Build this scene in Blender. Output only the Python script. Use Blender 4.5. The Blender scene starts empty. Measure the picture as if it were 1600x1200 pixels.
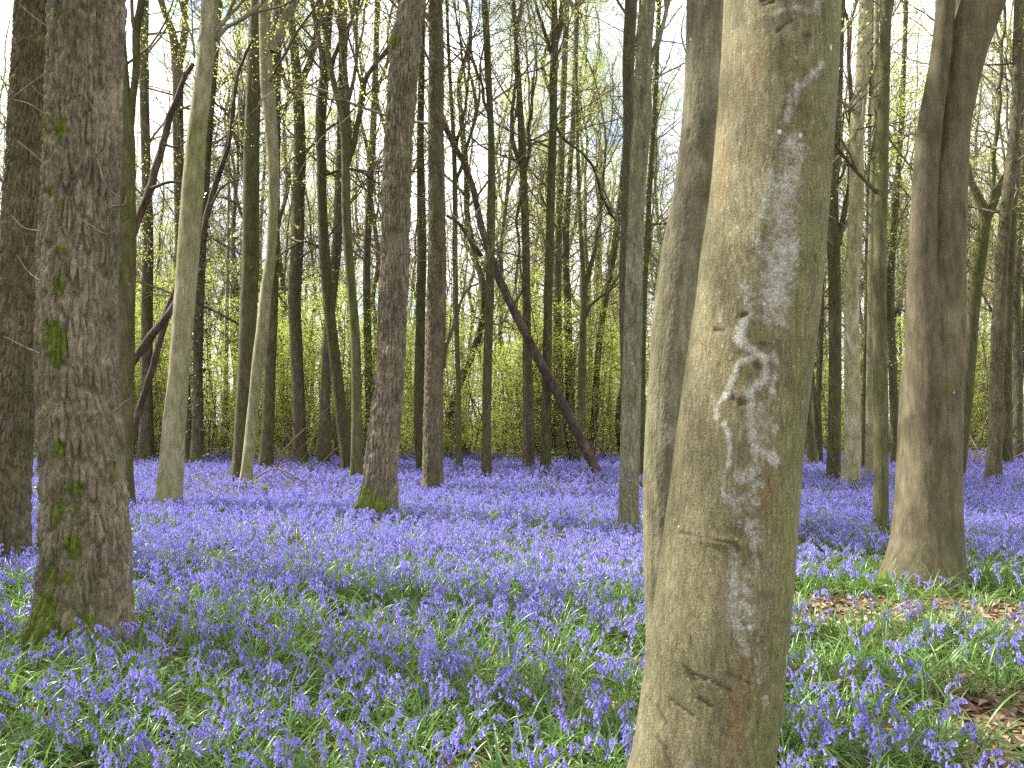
import bpy, math, random
import numpy as np
from mathutils import Vector, Matrix, Euler

# ------------------------------------------------------------------ camera, sky, sun, exposure
scene = bpy.context.scene
COL = scene.collection
CAM_H, FPX, PITCH = 1.6, 1202.0, math.atan(50 / 1202.0)
cd = bpy.data.cameras.new("camera")
cam = bpy.data.objects.new("camera", cd)
COL.objects.link(cam)
cam.location = (0, 0, CAM_H)
cam.rotation_euler = (math.radians(90) + PITCH, 0, 0)
cd.sensor_width = 36.0
cd.lens = 36.0 * FPX / 1600.0
cd.clip_start, cd.clip_end = 0.05, 2000
scene.camera = cam

SUN_EL, SUN_AZ = math.radians(48), math.radians(-70)      # azimuth from +Y, clockwise
sdir = Vector((math.sin(SUN_AZ) * math.cos(SUN_EL), math.cos(SUN_AZ) * math.cos(SUN_EL), math.sin(SUN_EL)))
sl = bpy.data.lights.new("sun", 'SUN')
sl.energy, sl.angle, sl.color = 5.0, math.radians(0.6), (1.0, 0.965, 0.90)
sun = bpy.data.objects.new("sun", sl)
COL.objects.link(sun)
sun.rotation_euler = sdir.to_track_quat('Z', 'Y').to_euler()

world = bpy.data.worlds.new("World")
scene.world = world
world.use_nodes = True
wn, wl = world.node_tree.nodes, world.node_tree.links
wn.clear()
sky = wn.new('ShaderNodeTexSky'); sky.sky_type = 'NISHITA'; sky.sun_disc = False
sky.sun_elevation, sky.sun_rotation = SUN_EL, SUN_AZ
tc = wn.new('ShaderNodeTexCoord')
mp = wn.new('ShaderNodeMapping'); mp.inputs['Scale'].default_value = (1.0, 1.0, 2.2)
nz = wn.new('ShaderNodeTexNoise'); nz.inputs['Scale'].default_value = 3.2; nz.inputs['Detail'].default_value = 8; nz.inputs['Roughness'].default_value = 0.6
rp = wn.new('ShaderNodeValToRGB'); rp.color_ramp.elements[0].position = 0.33; rp.color_ramp.elements[1].position = 0.52
mx = wn.new('ShaderNodeMix'); mx.data_type = 'RGBA'; mx.inputs[7].default_value = (8.6, 8.7, 8.9, 1)
bg = wn.new('ShaderNodeBackground'); bg.inputs['Strength'].default_value = 0.128
wo = wn.new('ShaderNodeOutputWorld')
wl.new(tc.outputs['Generated'], mp.inputs['Vector']); wl.new(mp.outputs[0], nz.inputs['Vector']); wl.new(nz.outputs['Fac'], rp.inputs[0])
wl.new(rp.outputs[0], mx.inputs[0]); wl.new(sky.outputs[0], mx.inputs[6]); wl.new(mx.outputs[2], bg.inputs['Color']); wl.new(bg.outputs[0], wo.inputs['Surface'])

scene.view_settings.view_transform = 'Standard'
scene.view_settings.look = 'None'
scene.view_settings.exposure = 1.68
scene.view_settings.gamma = 1.0
scene.view_settings.use_curve_mapping = False
scene.render.engine = 'CYCLES'
cy = scene.cycles
cy.max_bounces, cy.diffuse_bounces, cy.glossy_bounces, cy.transmission_bounces, cy.transparent_max_bounces = 6, 4, 2, 4, 4
cy.use_denoising = False
cy.sample_clamp_indirect = 4.0
cy.caustics_reflective = cy.caustics_refractive = False

rng = np.random.default_rng(7)
R_ = random.Random(11)

# ------------------------------------------------------------------ projection helpers (photo pixels <-> metres at a known distance)
CP, SP = math.cos(PITCH), math.sin(PITCH)
def at(px, py, d):
    x, z = (px - 800) / FPX, (600 - py) / FPX
    fy, fz = CP - z * SP, SP + z * CP
    return np.array([x * d / fy, d, CAM_H + fz * d / fy])
def proj(P):
    P = np.asarray(P, float)
    X, Y, Z = P[..., 0], P[..., 1], P[..., 2] - CAM_H
    dep = Y * CP + Z * SP
    up = -Y * SP + Z * CP
    return 800 + FPX * X / dep, 600 - FPX * up / dep

# ------------------------------------------------------------------ numpy noise
def h3(ix, iy, iz, seed):
    h = (ix.astype(np.int64) * 374761393 + iy.astype(np.int64) * 668265263 + iz.astype(np.int64) * 2147483647 + seed * 974634777) & 0xFFFFFFFF
    h = ((h ^ (h >> 13)) * 1274126177) & 0xFFFFFFFF
    h = ((h ^ (h >> 16)) * 2246822519) & 0xFFFFFFFF
    h = h ^ (h >> 15)
    return h.astype(np.float64) / 4294967295.0
def vnoise(p, seed=0):
    i = np.floor(p).astype(np.int64); f = p - i; f = f * f * (3 - 2 * f)
    r = 0
    for dx in (0, 1):
        wx = f[:, 0] if dx else 1 - f[:, 0]
        for dy in (0, 1):
            wy = f[:, 1] if dy else 1 - f[:, 1]
            for dz in (0, 1):
                wz = f[:, 2] if dz else 1 - f[:, 2]
                r = r + wx * wy * wz * h3(i[:, 0] + dx, i[:, 1] + dy, i[:, 2] + dz, seed)
    return r
def fbm(p, seed=0, o=4, g=0.5):
    r, a, t = 0, 1.0, 0
    for k in range(o):
        r = r + a * vnoise(p * 2.0 ** k, seed + k * 17); t += a; a *= g
    return r / t
def worley(p, seed=0):
    i = np.floor(p).astype(np.int64)
    f1 = np.full(len(p), 9.0); f2 = np.full(len(p), 9.0)
    for dx in (-1, 0, 1):
        for dy in (-1, 0, 1):
            for dz in (-1, 0, 1):
                cx, cyy, cz = i[:, 0] + dx, i[:, 1] + dy, i[:, 2] + dz
                q = np.stack([cx + h3(cx, cyy, cz, seed), cyy + h3(cx, cyy, cz, seed + 1), cz + h3(cx, cyy, cz, seed + 2)], 1) - p
                d = np.sqrt((q * q).sum(1))
                f2 = np.where(d < f1, f1, np.minimum(f2, d)); f1 = np.minimum(f1, d)
    return f1, f2
def sstep(a, b, x):
    t = np.clip((x - a) / (b - a), 0, 1)
    return t * t * (3 - 2 * t)

# ------------------------------------------------------------------ mesh helpers
TRIS = [0]
def mesh(name, V, F, smooth=True, attrs=None, mats=None, mi=None):
    """F: (n,4) or (n,3) int array, or a list of both"""
    me = bpy.data.meshes.new(name)
    Fs = [f for f in (F if isinstance(F, list) else [F]) if len(f)]
    loops = np.concatenate([f.ravel() for f in Fs]).astype(np.int32)
    tot = np.concatenate([np.full(len(f), f.shape[1]) for f in Fs]).astype(np.int32)
    st = np.concatenate([[0], np.cumsum(tot)[:-1]]).astype(np.int32)
    me.vertices.add(len(V)); me.vertices.foreach_set('co', np.asarray(V, np.float32).ravel())
    me.loops.add(len(loops)); me.loops.foreach_set('vertex_index', loops)
    me.polygons.add(len(tot)); me.polygons.foreach_set('loop_start', st)
    try: me.polygons.foreach_set('loop_total', tot)
    except Exception: pass
    if smooth: me.polygons.foreach_set('use_smooth', np.ones(len(tot), bool))
    for m in (mats or []): me.materials.append(m)
    if mi is not None: me.polygons.foreach_set('material_index', np.asarray(mi, np.int32))
    for k, a in (attrs or {}).items():
        at_ = me.attributes.new(k, 'FLOAT', 'POINT'); at_.data.foreach_set('value', np.asarray(a, np.float32))
    me.update(calc_edges=True)
    TRIS[0] += int((tot - 2).sum())
    return me
def link(name, me, parent=None, loc=None, rot=None, scl=None, col=None):
    o = bpy.data.objects.new(name, me)
    (col or COL).objects.link(o)
    if parent is not None: o.parent = parent
    if loc is not None: o.location = loc
    if rot is not None: o.rotation_euler = rot
    if scl is not None: o.scale = (scl,) * 3 if np.isscalar(scl) else scl
    return o
def tag(o, label=None, cat=None, group=None, kind=None):
    if label: o['label'] = label
    if cat: o['category'] = cat
    if group: o['group'] = group
    if kind: o['kind'] = kind
    return o
def empty(name, loc, label=None, cat=None, group=None, rz=0):
    o = bpy.data.objects.new(name, None)
    COL.objects.link(o)
    o.empty_display_size = 0.1
    o.location = loc; o.rotation_euler = (0, 0, rz)
    return tag(o, label, cat, group)

def nrm(a):
    return a / np.maximum(np.linalg.norm(a, axis=-1, keepdims=True), 1e-9)
def tubes(branches, sides=3):
    """branches: list of (pts[n,3], rad[n]); returns V, F"""
    by = {}
    for p, r in branches: by.setdefault(len(r), []).append((p, r))
    Vs, Fs, off = [], [], 0
    for n, L in by.items():
        P = np.array([b[0] for b in L], float); R = np.array([b[1] for b in L], float)
        T = nrm(np.gradient(P, axis=1))
        ref = np.where(np.abs(T[:, :1, 2:3]) > 0.8, np.array([[[1.0, 0, 0]]]), np.array([[[0, 0, 1.0]]]))
        U = nrm(np.cross(T, np.broadcast_to(ref, T.shape))); W = np.cross(T, U)
        th = np.arange(sides) * 2 * math.pi / sides
        V = P[:, :, None, :] + R[:, :, None, None] * (np.cos(th)[None, None, :, None] * U[:, :, None, :] + np.sin(th)[None, None, :, None] * W[:, :, None, :])
        B = len(L)
        b, i, k = np.meshgrid(np.arange(B), np.arange(n - 1), np.arange(sides), indexing='ij')
        base = off + b * n * sides + i * sides
        k2 = (k + 1) % sides
        F = np.stack([base + k, base + k2, base + sides + k2, base + sides + k], -1).reshape(-1, 4)
        Vs.append(V.reshape(-1, 3)); Fs.append(F); off += B * n * sides
    return np.concatenate(Vs), np.concatenate(Fs)

def crspline(t, v, q):
    """cubic Hermite through (t, v) at q"""
    t = np.asarray(t, float); v = np.asarray(v, float)
    m = np.gradient(v, t, axis=0)
    i = np.clip(np.searchsorted(t, q, side='right') - 1, 0, len(t) - 2)
    h = t[i + 1] - t[i]; x = (q - t[i]) / h
    if v.ndim > 1: x, h = x[:, None], h[:, None]
    return (2*x**3 - 3*x**2 + 1) * v[i] + (x**3 - 2*x**2 + x) * h * m[i] + (-2*x**3 + 3*x**2) * v[i+1] + (x**3 - x**2) * h * m[i+1]

# ------------------------------------------------------------------ materials
class NB:
    def __init__(s, name):
        s.m = bpy.data.materials.new(name); s.m.use_nodes = True
        s.t = s.m.node_tree; s.t.nodes.clear()
        s.out = s.n('ShaderNodeOutputMaterial')
    def n(s, t, **k):
        x = s.t.nodes.new(t)
        for a, b in k.items(): setattr(x, a, b)
        return x
    def set(s, sock, v):
        if v is None: return
        if isinstance(v, bpy.types.NodeSocket): s.t.links.new(v, sock)
        elif isinstance(v, (tuple, list)) and len(v) == 3 and sock.type == 'RGBA': sock.default_value = (*v, 1)
        else: sock.default_value = v
    def coord(s, scale=(1, 1, 1), out='Object', loc=(0, 0, 0)):
        t = s.n('ShaderNodeTexCoord'); m = s.n('ShaderNodeMapping')
        m.inputs['Scale'].default_value = scale; m.inputs['Location'].default_value = loc
        s.set(m.inputs['Vector'], t.outputs[out]); return m.outputs[0]
    def noise(s, vec, scale, detail=4, rough=0.55, dist=0.0):
        x = s.n('ShaderNodeTexNoise'); s.set(x.inputs['Vector'], vec); x.inputs['Scale'].default_value = scale
        x.inputs['Detail'].default_value = detail; x.inputs['Roughness'].default_value = rough; x.inputs['Distortion'].default_value = dist
        return x.outputs['Fac']
    def vor(s, vec, scale, feature='F1', out='Distance', rand=1.0):
        x = s.n('ShaderNodeTexVoronoi', feature=feature); s.set(x.inputs['Vector'], vec); x.inputs['Scale'].default_value = scale
        x.inputs['Randomness'].default_value = rand
        return x.outputs[out]
    def ramp(s, f, *st):
        x = s.n('ShaderNodeValToRGB'); e = x.color_ramp.elements
        while len(e) < len(st): e.new(0.5)
        for i, (p, c) in enumerate(st):
            e[i].position = p; e[i].color = (c, c, c, 1) if np.isscalar(c) else (*c, 1)
        s.set(x.inputs[0], f); return x.outputs[0]
    def mix(s, f, a, b, mode='MIX'):
        x = s.n('ShaderNodeMix', data_type='RGBA', blend_type=mode)
        s.set(x.inputs[0], f); s.set(x.inputs[6], a); s.set(x.inputs[7], b); return x.outputs[2]
    def math(s, op, a, b=None, clamp=False):
        x = s.n('ShaderNodeMath', operation=op, use_clamp=clamp); s.set(x.inputs[0], a)
        if b is not None: s.set(x.inputs[1], b)
        return x.outputs[0]
    def attr(s, name):
        x = s.n('ShaderNodeAttribute', attribute_name=name); return x.outputs['Fac']
    def rnd(s):
        return s.n('ShaderNodeObjectInfo').outputs['Random']
    def bump(s, h, strength=0.5, dist=0.01, nrm_=None):
        x = s.n('ShaderNodeBump'); s.set(x.inputs['Height'], h); x.inputs['Strength'].default_value = strength; x.inputs['Distance'].default_value = dist
        if nrm_ is not None: s.set(x.inputs['Normal'], nrm_)
        return x.outputs[0]
    def hsv(s, c, h=None, sa=None, v=None):
        x = s.n('ShaderNodeHueSaturation'); s.set(x.inputs['Color'], c); s.set(x.inputs['Hue'], h); s.set(x.inputs['Saturation'], sa); s.set(x.inputs['Value'], v)
        return x.outputs[0]
    def bsdf(s, col, rough=0.85, normal=None, spec=0.2, trans=None, tcol=None):
        p = s.n('ShaderNodeBsdfPrincipled'); s.set(p.inputs['Base Color'], col); s.set(p.inputs['Roughness'], rough)
        p.inputs['Specular IOR Level'].default_value = spec; s.set(p.inputs['Normal'], normal)
        o = p.outputs[0]
        if trans:
            t = s.n('ShaderNodeBsdfTranslucent'); s.set(t.inputs['Color'], tcol if tcol is not None else col)
            m = s.n('ShaderNodeMixShader'); m.inputs[0].default_value = trans
            s.t.links.new(o, m.inputs[1]); s.t.links.new(t.outputs[0], m.inputs[2]); o = m.outputs[0]
        s.t.links.new(o, s.out.inputs['Surface'])
        return s.m

def bark(name, c_dark, c_lite, c_green, green=0.5, fissure=0.0, fscale=26, streak=0.3, spots=0.0, moss_attr=False, rough_bump=0.5, var=0.25, gscale=1.3):
    b = NB(name)
    co = b.coord(); cs = b.coord((1, 1, 0.14))
    n1 = b.noise(co, 2.3, 5, 0.6); n2 = b.noise(cs, 38, 5, 0.65); n3 = b.noise(co, 90, 4, 0.7)
    col = b.mix(b.ramp(n1, (0.35, 0.0), (0.65, 1.0)), c_dark, c_lite)
    gm = b.ramp(b.noise(b.coord((1, 1, 0.35)), gscale, 5, 0.62), (max(0.0, 0.62 - green * 0.5), 0.0), (min(1, 0.82 - green * 0.4), 1.0))
    col = b.mix(gm, col, c_green)
    col = b.mix(1.0, col, b.ramp(n2, (0.3, 1 - 1.5 * streak), (0.7, 1 + 1.5 * streak)), 'MULTIPLY')
    col = b.mix(1.0, col, b.ramp(n3, (0.3, 0.82), (0.7, 1.18)), 'MULTIPLY')
    n4 = b.noise(b.coord((1, 1, 0.3)), 11, 5, 0.68)
    col = b.mix(1.0, col, b.ramp(n4, (0.32, 0.62), (0.68, 1.35)), 'MULTIPLY')
    rv = b.rnd()
    col = b.hsv(col, None, None, b.math('ADD', b.math('MULTIPLY', rv, var), 1 - var / 2))
    if spots:
        v = b.n('ShaderNodeTexVoronoi'); b.set(v.inputs['Vector'], b.coord((1, 1, 0.7))); v.inputs['Scale'].default_value = 16
        sp = b.math('MULTIPLY', b.math('LESS_THAN', b.math('ADD', v.outputs['Distance'], b.math('MULTIPLY', n3, 0.25)), 0.24), b.math('GREATER_THAN', b.n_sep(v.outputs['Color']), 1 - spots))
        col = b.mix(sp, col, (0.52, 0.52, 0.47))
    hgt = b.math('ADD', b.math('MULTIPLY', n2, 0.7), b.math('MULTIPLY', n3, 0.3))
    nm = b.bump(hgt, min(1.0, rough_bump * 1.4), 0.02)
    if fissure:
        wz = b.n('ShaderNodeTexNoise'); b.set(wz.inputs['Vector'], b.coord((1, 1, 0.5))); wz.inputs['Scale'].default_value = 9
        vv = b.n('ShaderNodeVectorMath', operation='MULTIPLY_ADD'); b.set(vv.inputs[0], wz.outputs['Color']); vv.inputs[1].default_value = (0.05, 0.05, 0.05); b.set(vv.inputs[2], b.coord((1, 1, 0.2)))
        ve = b.vor(vv.outputs[0], fscale, 'DISTANCE_TO_EDGE')
        nm = b.bump(b.ramp(ve, (0.0, 0.0), (0.28, 1.0)), fissure, 0.02, nm)
    if moss_attr:
        ma = b.attr('moss'); mn = b.math('ADD', b.math('MULTIPLY', b.noise(co, 70, 6, 0.8), 0.6), b.math('MULTIPLY', b.noise(co, 17, 4, 0.6), 0.4))
        mm = b.ramp(b.math('ADD', ma, b.math('MULTIPLY', b.math('SUBTRACT', mn, 0.5), 2.2)), (0.46, 0.0), (0.66, 0.92))
        mc = b.mix(b.noise(co, 25, 4), (0.05, 0.08, 0.009), (0.155, 0.18, 0.022))
        col = b.mix(mm, col, mc)
        nm = b.bump(b.math('MULTIPLY', mm, b.noise(co, 210, 3, 0.7)), 0.6, 0.012, nm)
    return b.bsdf(col, 0.86, nm, 0.15)
def _sep(s, c):
    x = s.n('ShaderNodeSeparateColor'); s.set(x.inputs[0], c); return x.outputs[0]
NB.n_sep = _sep

M = {}
M['oak'] = bark('bark_oak', (0.121, 0.102, 0.067), (0.210, 0.178, 0.120), (0.117, 0.116, 0.051), 0.25, 0.0, moss_attr=True, streak=0.25, rough_bump=0.7, var=0.0)
M['oak_grey'] = bark('bark_oak_grey', (0.090, 0.076, 0.047), (0.135, 0.114, 0.071), (0.081, 0.076, 0.031), 0.4, 0.0, moss_attr=True, streak=0.25, rough_bump=0.7, var=0.0)
M['rough'] = bark('bark_rough', (0.066, 0.054, 0.035), (0.105, 0.086, 0.055), (0.070, 0.071, 0.027), 0.45, 0.5, streak=0.3)
M['dark'] = bark('bark_dark', (0.055, 0.045, 0.028), (0.091, 0.076, 0.048), (0.063, 0.064, 0.023), 0.65, 0.35, streak=0.35)
M['green'] = bark('bark_green', (0.072, 0.063, 0.034), (0.130, 0.116, 0.064), (0.072, 0.075, 0.025), 0.6, 0.0, streak=0.2, spots=0.06, rough_bump=0.35)
M['pale'] = bark('bark_pale', (0.196, 0.175, 0.104), (0.306, 0.276, 0.184), (0.166, 0.168, 0.070), 0.5, 0.0, streak=0.16, spots=0.06, rough_bump=0.35)
M['beech'] = bark('bark_beech', (0.123, 0.104, 0.064), (0.203, 0.179, 0.120), (0.105, 0.102, 0.043), 0.45, 0.0, streak=0.2, spots=0.05, rough_bump=0.6, moss_attr=True)
M['brownbeech'] = bark('bark_brown_beech', (0.080, 0.066, 0.038), (0.121, 0.101, 0.061), (0.084, 0.081, 0.038), 0.35, 0.0, streak=0.14, spots=0.02, rough_bump=0.35, moss_attr=True)
M['lichen'] = bark('bark_lichen', (0.120, 0.109, 0.069), (0.214, 0.206, 0.138), (0.142, 0.142, 0.069), 0.5, 0.45, 30, streak=0.3, spots=0.15)
M['dead'] = bark('dead_wood', (0.050, 0.037, 0.026), (0.099, 0.075, 0.054), (0.060, 0.053, 0.033), 0.15, 0.5, 34, streak=0.45)
M['stick'] = bark('dry_stick', (0.16, 0.12, 0.085), (0.30, 0.24, 0.18), (0.15, 0.14, 0.08), 0.2, 0.0, streak=0.3)
M['twig'] = bark('twig_bark', (0.123, 0.092, 0.067), (0.203, 0.157, 0.112), (0.131, 0.126, 0.059), 0.4, 0.0, streak=0.25, rough_bump=0.2)

# the big beech in front: lichen crust, rust brown and green algae from attributes
def big_beech_mat():
    b = NB('bark_lichened_beech')
    co = b.coord(); cs = b.coord((1, 1, 0.22)); ch = b.coord((1, 1, 3.0))
    n1 = b.noise(co, 5, 6, 0.62); n2 = b.noise(cs, 85, 5, 0.7); n3 = b.noise(co, 170, 4, 0.7)
    col = b.mix(b.ramp(n1, (0.35, 0.0), (0.66, 1.0)), (0.112, 0.098, 0.047), (0.20, 0.178, 0.10))
    col = b.mix(b.ramp(b.math('ADD', b.attr('rust'), b.math('MULTIPLY', b.math('SUBTRACT', b.noise(co, 30, 6, 0.75), 0.5), 1.9)), (0.28, 0.0), (0.95, 0.7)), col, (0.17, 0.098, 0.038))
    g = b.ramp(b.math('ADD', b.attr('algae'), b.math('MULTIPLY', b.math('SUBTRACT', b.noise(b.coord((1, 1, 0.5)), 22, 6, 0.7), 0.5), 1.1)), (0.3, 0.0), (0.8, 0.85))
    gc = b.mix(b.noise(co, 14, 5), (0.082, 0.085, 0.034), (0.19, 0.20, 0.074))
    col = b.mix(g, col, gc)
    fl = b.noise(b.coord((1, 1, 0.4)), 60, 6, 0.75, 1.2)
    col = b.mix(1.0, col, b.ramp(n2, (0.3, 0.55), (0.7, 1.45)), 'MULTIPLY')
    col = b.mix(1.0, col, b.ramp(n3, (0.3, 0.62), (0.7, 1.38)), 'MULTIPLY')
    # pale flecks everywhere
    v = b.n('ShaderNodeTexVoronoi'); b.set(v.inputs['Vector'], b.coord((1, 1, 0.75))); v.inputs['Scale'].default_value = 58
    sp = b.math('MULTIPLY', b.math('LESS_THAN', b.math('ADD', v.outputs['Distance'], b.math('MULTIPLY', n3, 0.7)), 0.56), b.math('GREATER_THAN', b.n_sep(v.outputs['Color']), 0.74))
    col = b.mix(b.math('MULTIPLY', sp, 0.45), col, (0.40, 0.38, 0.24))
    v2 = b.n('ShaderNodeTexVoronoi'); b.set(v2.inputs['Vector'], b.coord((1, 1, 0.7))); v2.inputs['Scale'].default_value = 17
    sp2 = b.math('MULTIPLY', b.math('LESS_THAN', b.math('ADD', v2.outputs['Distance'], b.math('MULTIPLY', n3, 0.2)), 0.2), b.math('GREATER_THAN', b.n_sep(v2.outputs['Color']), 0.9))
    col = b.mix(sp2, col, (0.55, 0.56, 0.52))
    ln = b.math('ADD', b.math('MULTIPLY', b.noise(b.coord((1, 1, 0.6)), 75, 6, 0.8), 0.45), b.math('MULTIPLY', b.noise(co, 26, 5, 0.65, 0.8), 0.55))
    lm = b.ramp(b.math('ADD', b.attr('lichen'), b.math('MULTIPLY', b.math('SUBTRACT', ln, 0.5), 3.1)), (0.36, 0.0), (0.86, 1.0))
    lc = b.mix(b.ramp(b.noise(co, 150, 5, 0.8), (0.38, 0.0), (0.62, 1.0)), (0.20, 0.19, 0.14), (0.58, 0.58, 0.54))
    col = b.mix(b.math('MULTIPLY', lm, 0.85), col, lc)
    col = b.mix(b.math('MULTIPLY', b.attr('scar'), 0.8), col, (0.05, 0.035, 0.022))
    h = b.math('ADD', b.math('MULTIPLY', n2, 0.6), b.math('MULTIPLY', n3, 0.5))
    nm = b.bump(h, 0.8, 0.012)
    nm = b.bump(b.ramp(fl, (0.36, 0.0), (0.5, 1.0)), 0.3, 0.006, nm)
    nm = b.bump(b.math('MULTIPLY', lm, ln), 0.5, 0.004, nm)
    return b.bsdf(col, 0.85, nm, 0.2)
M['bigbeech'] = big_beech_mat()

def leaf_mat(name, c1, c2, rough=0.45, trans=0.45, tc=None, spec=0.3, rv=0.3):
    b = NB(name)
    f = b.math('ADD', b.math('MULTIPLY', b.attr('var'), 0.75), b.math('MULTIPLY', b.rnd(), 0.25))
    col = b.mix(f, c1, c2)
    return b.bsdf(col, rough, None, spec, trans, tc)
M['lime'] = leaf_mat('young_leaf', (0.26, 0.34, 0.08), (0.44, 0.50, 0.18), 0.45, 0.58, (0.58, 0.66, 0.13))
M['ivy'] = leaf_mat('ivy_leaf', (0.018, 0.045, 0.014), (0.05, 0.09, 0.03), 0.3, 0.15, None, 0.5)
M['bramble'] = leaf_mat('bramble_leaf', (0.045, 0.10, 0.02), (0.11, 0.20, 0.045), 0.4, 0.35)
M['blade'] = leaf_mat('bluebell_leaf', (0.055, 0.12, 0.024), (0.14, 0.24, 0.06), 0.33, 0.32, (0.22, 0.38, 0.06), 0.5)
M['stem'] = leaf_mat('bluebell_stem', (0.10, 0.17, 0.04), (0.17, 0.24, 0.07), 0.45, 0.2)
M['mosshair'] = leaf_mat('moss_blade', (0.05, 0.085, 0.008), (0.17, 0.19, 0.022), 0.7, 0.3, None, 0.1)
def petal():
    b = NB('bluebell_petal')
    f = b.math('ADD', b.math('MULTIPLY', b.attr('var'), 0.5), b.math('MULTIPLY', b.rnd(), 0.5))
    col = b.ramp(f, (0.1, (0.19, 0.16, 0.53)), (0.5, (0.30, 0.25, 0.68)), (0.92, (0.47, 0.395, 0.82)))
    return b.bsdf(col, 0.5, None, 0.25, 0.45, (0.40, 0.335, 0.90))
M['petal'] = petal()
def dead_leaf_mat():
    b = NB('dead_leaf')
    f = b.math('ADD', b.math('MULTIPLY', b.noise(b.coord(), 40, 3), 0.4), b.math('MULTIPLY', b.rnd(), 0.7))
    col = b.ramp(f, (0.1, (0.06, 0.034, 0.02)), (0.45, (0.17, 0.095, 0.055)), (0.75, (0.32, 0.205, 0.135)), (1.0, (0.46, 0.33, 0.25)))
    return b.bsdf(col, 0.6, None, 0.3, 0.12)
M['litter'] = dead_leaf_mat()
def soil():
    b = NB('forest_floor')
    co = b.coord()
    n = b.noise(co, 1.2, 6, 0.65); v = b.n('ShaderNodeTexVoronoi'); b.set(v.inputs['Vector'], co); v.inputs['Scale'].default_value = 16
    col = b.ramp(b.n_sep(v.outputs['Color']), (0.0, (0.045, 0.028, 0.017)), (0.5, (0.10, 0.065, 0.04)), (1.0, (0.17, 0.115, 0.075)))
    col = b.mix(b.ramp(n, (0.45, 0.0), (0.6, 0.75)), col, (0.05, 0.065, 0.02))
    return b.bsdf(col, 0.9, b.bump(b.math('ADD', v.outputs['Distance'], b.noise(co, 30, 5)), 0.8, 0.03), 0.1)
M['soil'] = soil()

# ------------------------------------------------------------------ ground
def gz(x, y):
    x = np.asarray(x, float); y = np.asarray(y, float)
    return 0.035 * np.sin(x * 0.9 + 0.4 * y) * np.sin(y * 0.7 + 1.0) + 0.02 * np.sin(2.3 * x - 1.1 * y)
g = np.concatenate([np.linspace(-130, -42, 8), np.linspace(-40, 40, 161), np.linspace(42, 130, 8)])
gx, gy = np.meshgrid(g, g + 10, indexing='ij')
gv = np.stack([gx, gy, gz(gx, gy) * (np.abs(gx) < 45) * (np.abs(gy - 10) < 45)], -1).reshape(-1, 3)
n = len(g); ii, jj = np.meshgrid(np.arange(n - 1), np.arange(n - 1), indexing='ij')
gf = np.stack([ii * n + jj, (ii + 1) * n + jj, (ii + 1) * n + jj + 1, ii * n + jj + 1], -1).reshape(-1, 4)
ground = tag(link('forest_floor', mesh('forest_floor', gv, gf, True, mats=[M['soil']])), kind='structure')

# ------------------------------------------------------------------ branch networks
def grow(r, p, d, L, rad, lvl, out, tips, nseg=(7, 6, 5, 4, 4, 3), kids=(5, 5, 4, 4, 3), wob=0.22, trop=0.10, maxl=4, spread=(28, 62), shrink=(0.5, 0.78)):
    n = nseg[lvl]
    P = [p]; Rr = [rad]; D = [d]
    for i in range(n):
        d = d + r.normal(0, wob, 3) * (0.7 + 0.3 * lvl) * 0.7 + np.array([0, 0, trop])
        d = d / np.linalg.norm(d)
        p = p + d * (L / n)
        P.append(p); D.append(d); Rr.append(rad * (1 - 0.62 * (i + 1) / n))
    if lvl >= maxl: Rr[-1] = rad * 0.25
    out.append((np.array(P), np.array(Rr)))
    if lvl >= maxl:
        tips.append((P[-1], d, np.array(P)))
        return
    k = kids[lvl] + int(r.integers(-1, 2))
    for j in range(max(1, k)):
        f = 0.22 + 0.78 * (j + r.random()) / max(1, k) if j < k - 1 else 1.0
        i = min(n, max(1, int(round(f * n))))
        ang = math.radians(r.uniform(*spread)) * (0.6 if i == n else 1.0)
        a = nrm(np.cross(D[i], r.normal(0, 1, 3)))
        dd = D[i] * math.cos(ang) + a * math.sin(ang)
        grow(r, P[i], dd / np.linalg.norm(dd), L * r.uniform(*shrink) * (1.05 - 0.35 * f), Rr[i] * r.uniform(0.5, 0.72), lvl + 1, out, tips, nseg, kids, wob, trop, maxl, spread, shrink)

def leaves_at(r, tips, per, size, flat=0.35, spread_=0.16, fold=0.25):
    """leaf diamonds with a folded midrib around twig ends"""
    T = np.array([t[0] for t in tips]); 
    idx = r.integers(0, len(T), per * len(T))
    seg = np.array([t[2][[0, -1]] for t in tips])
    f = r.random(len(idx))[:, None]
    C = seg[idx, 0] * (1 - f) + seg[idx, 1] * f + r.normal(0, spread_, (len(idx), 3)) * np.array([1, 1, 0.35])
    N = len(C); s = size * r.uniform(0.6, 1.25, N)[:, None]
    up = nrm(np.stack([r.normal(0, flat, N), r.normal(0, flat, N), np.ones(N)], 1))
    a = nrm(np.cross(up, r.normal(0, 1, (N, 3)))); b = np.cross(up, a)
    droop = np.array([0, 0, -0.35])
    p0 = C; p2 = C + s * (a + droop); mid = C + s * (0.5 * a + droop * 0.35)
    w = 0.33 * s; p1 = mid + w * b - fold * w * up * -1; p3 = mid - w * b + fold * w * up
    V = np.stack([p0, p1, p2, p3], 1).reshape(-1, 3)
    q = np.arange(N)[:, None] * 4
    F = np.concatenate([q + np.array([0, 1, 2]), q + np.array([0, 2, 3])])
    return V, F, np.repeat(r.random(N), 4)

def clumped(tips, seed, sc, th):
    q = np.array([t[0] for t in tips]); m = fbm(q * sc, 900 + seed, 2) > th
    return [t for t, k in zip(tips, m) if k] or tips[:5]

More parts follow.
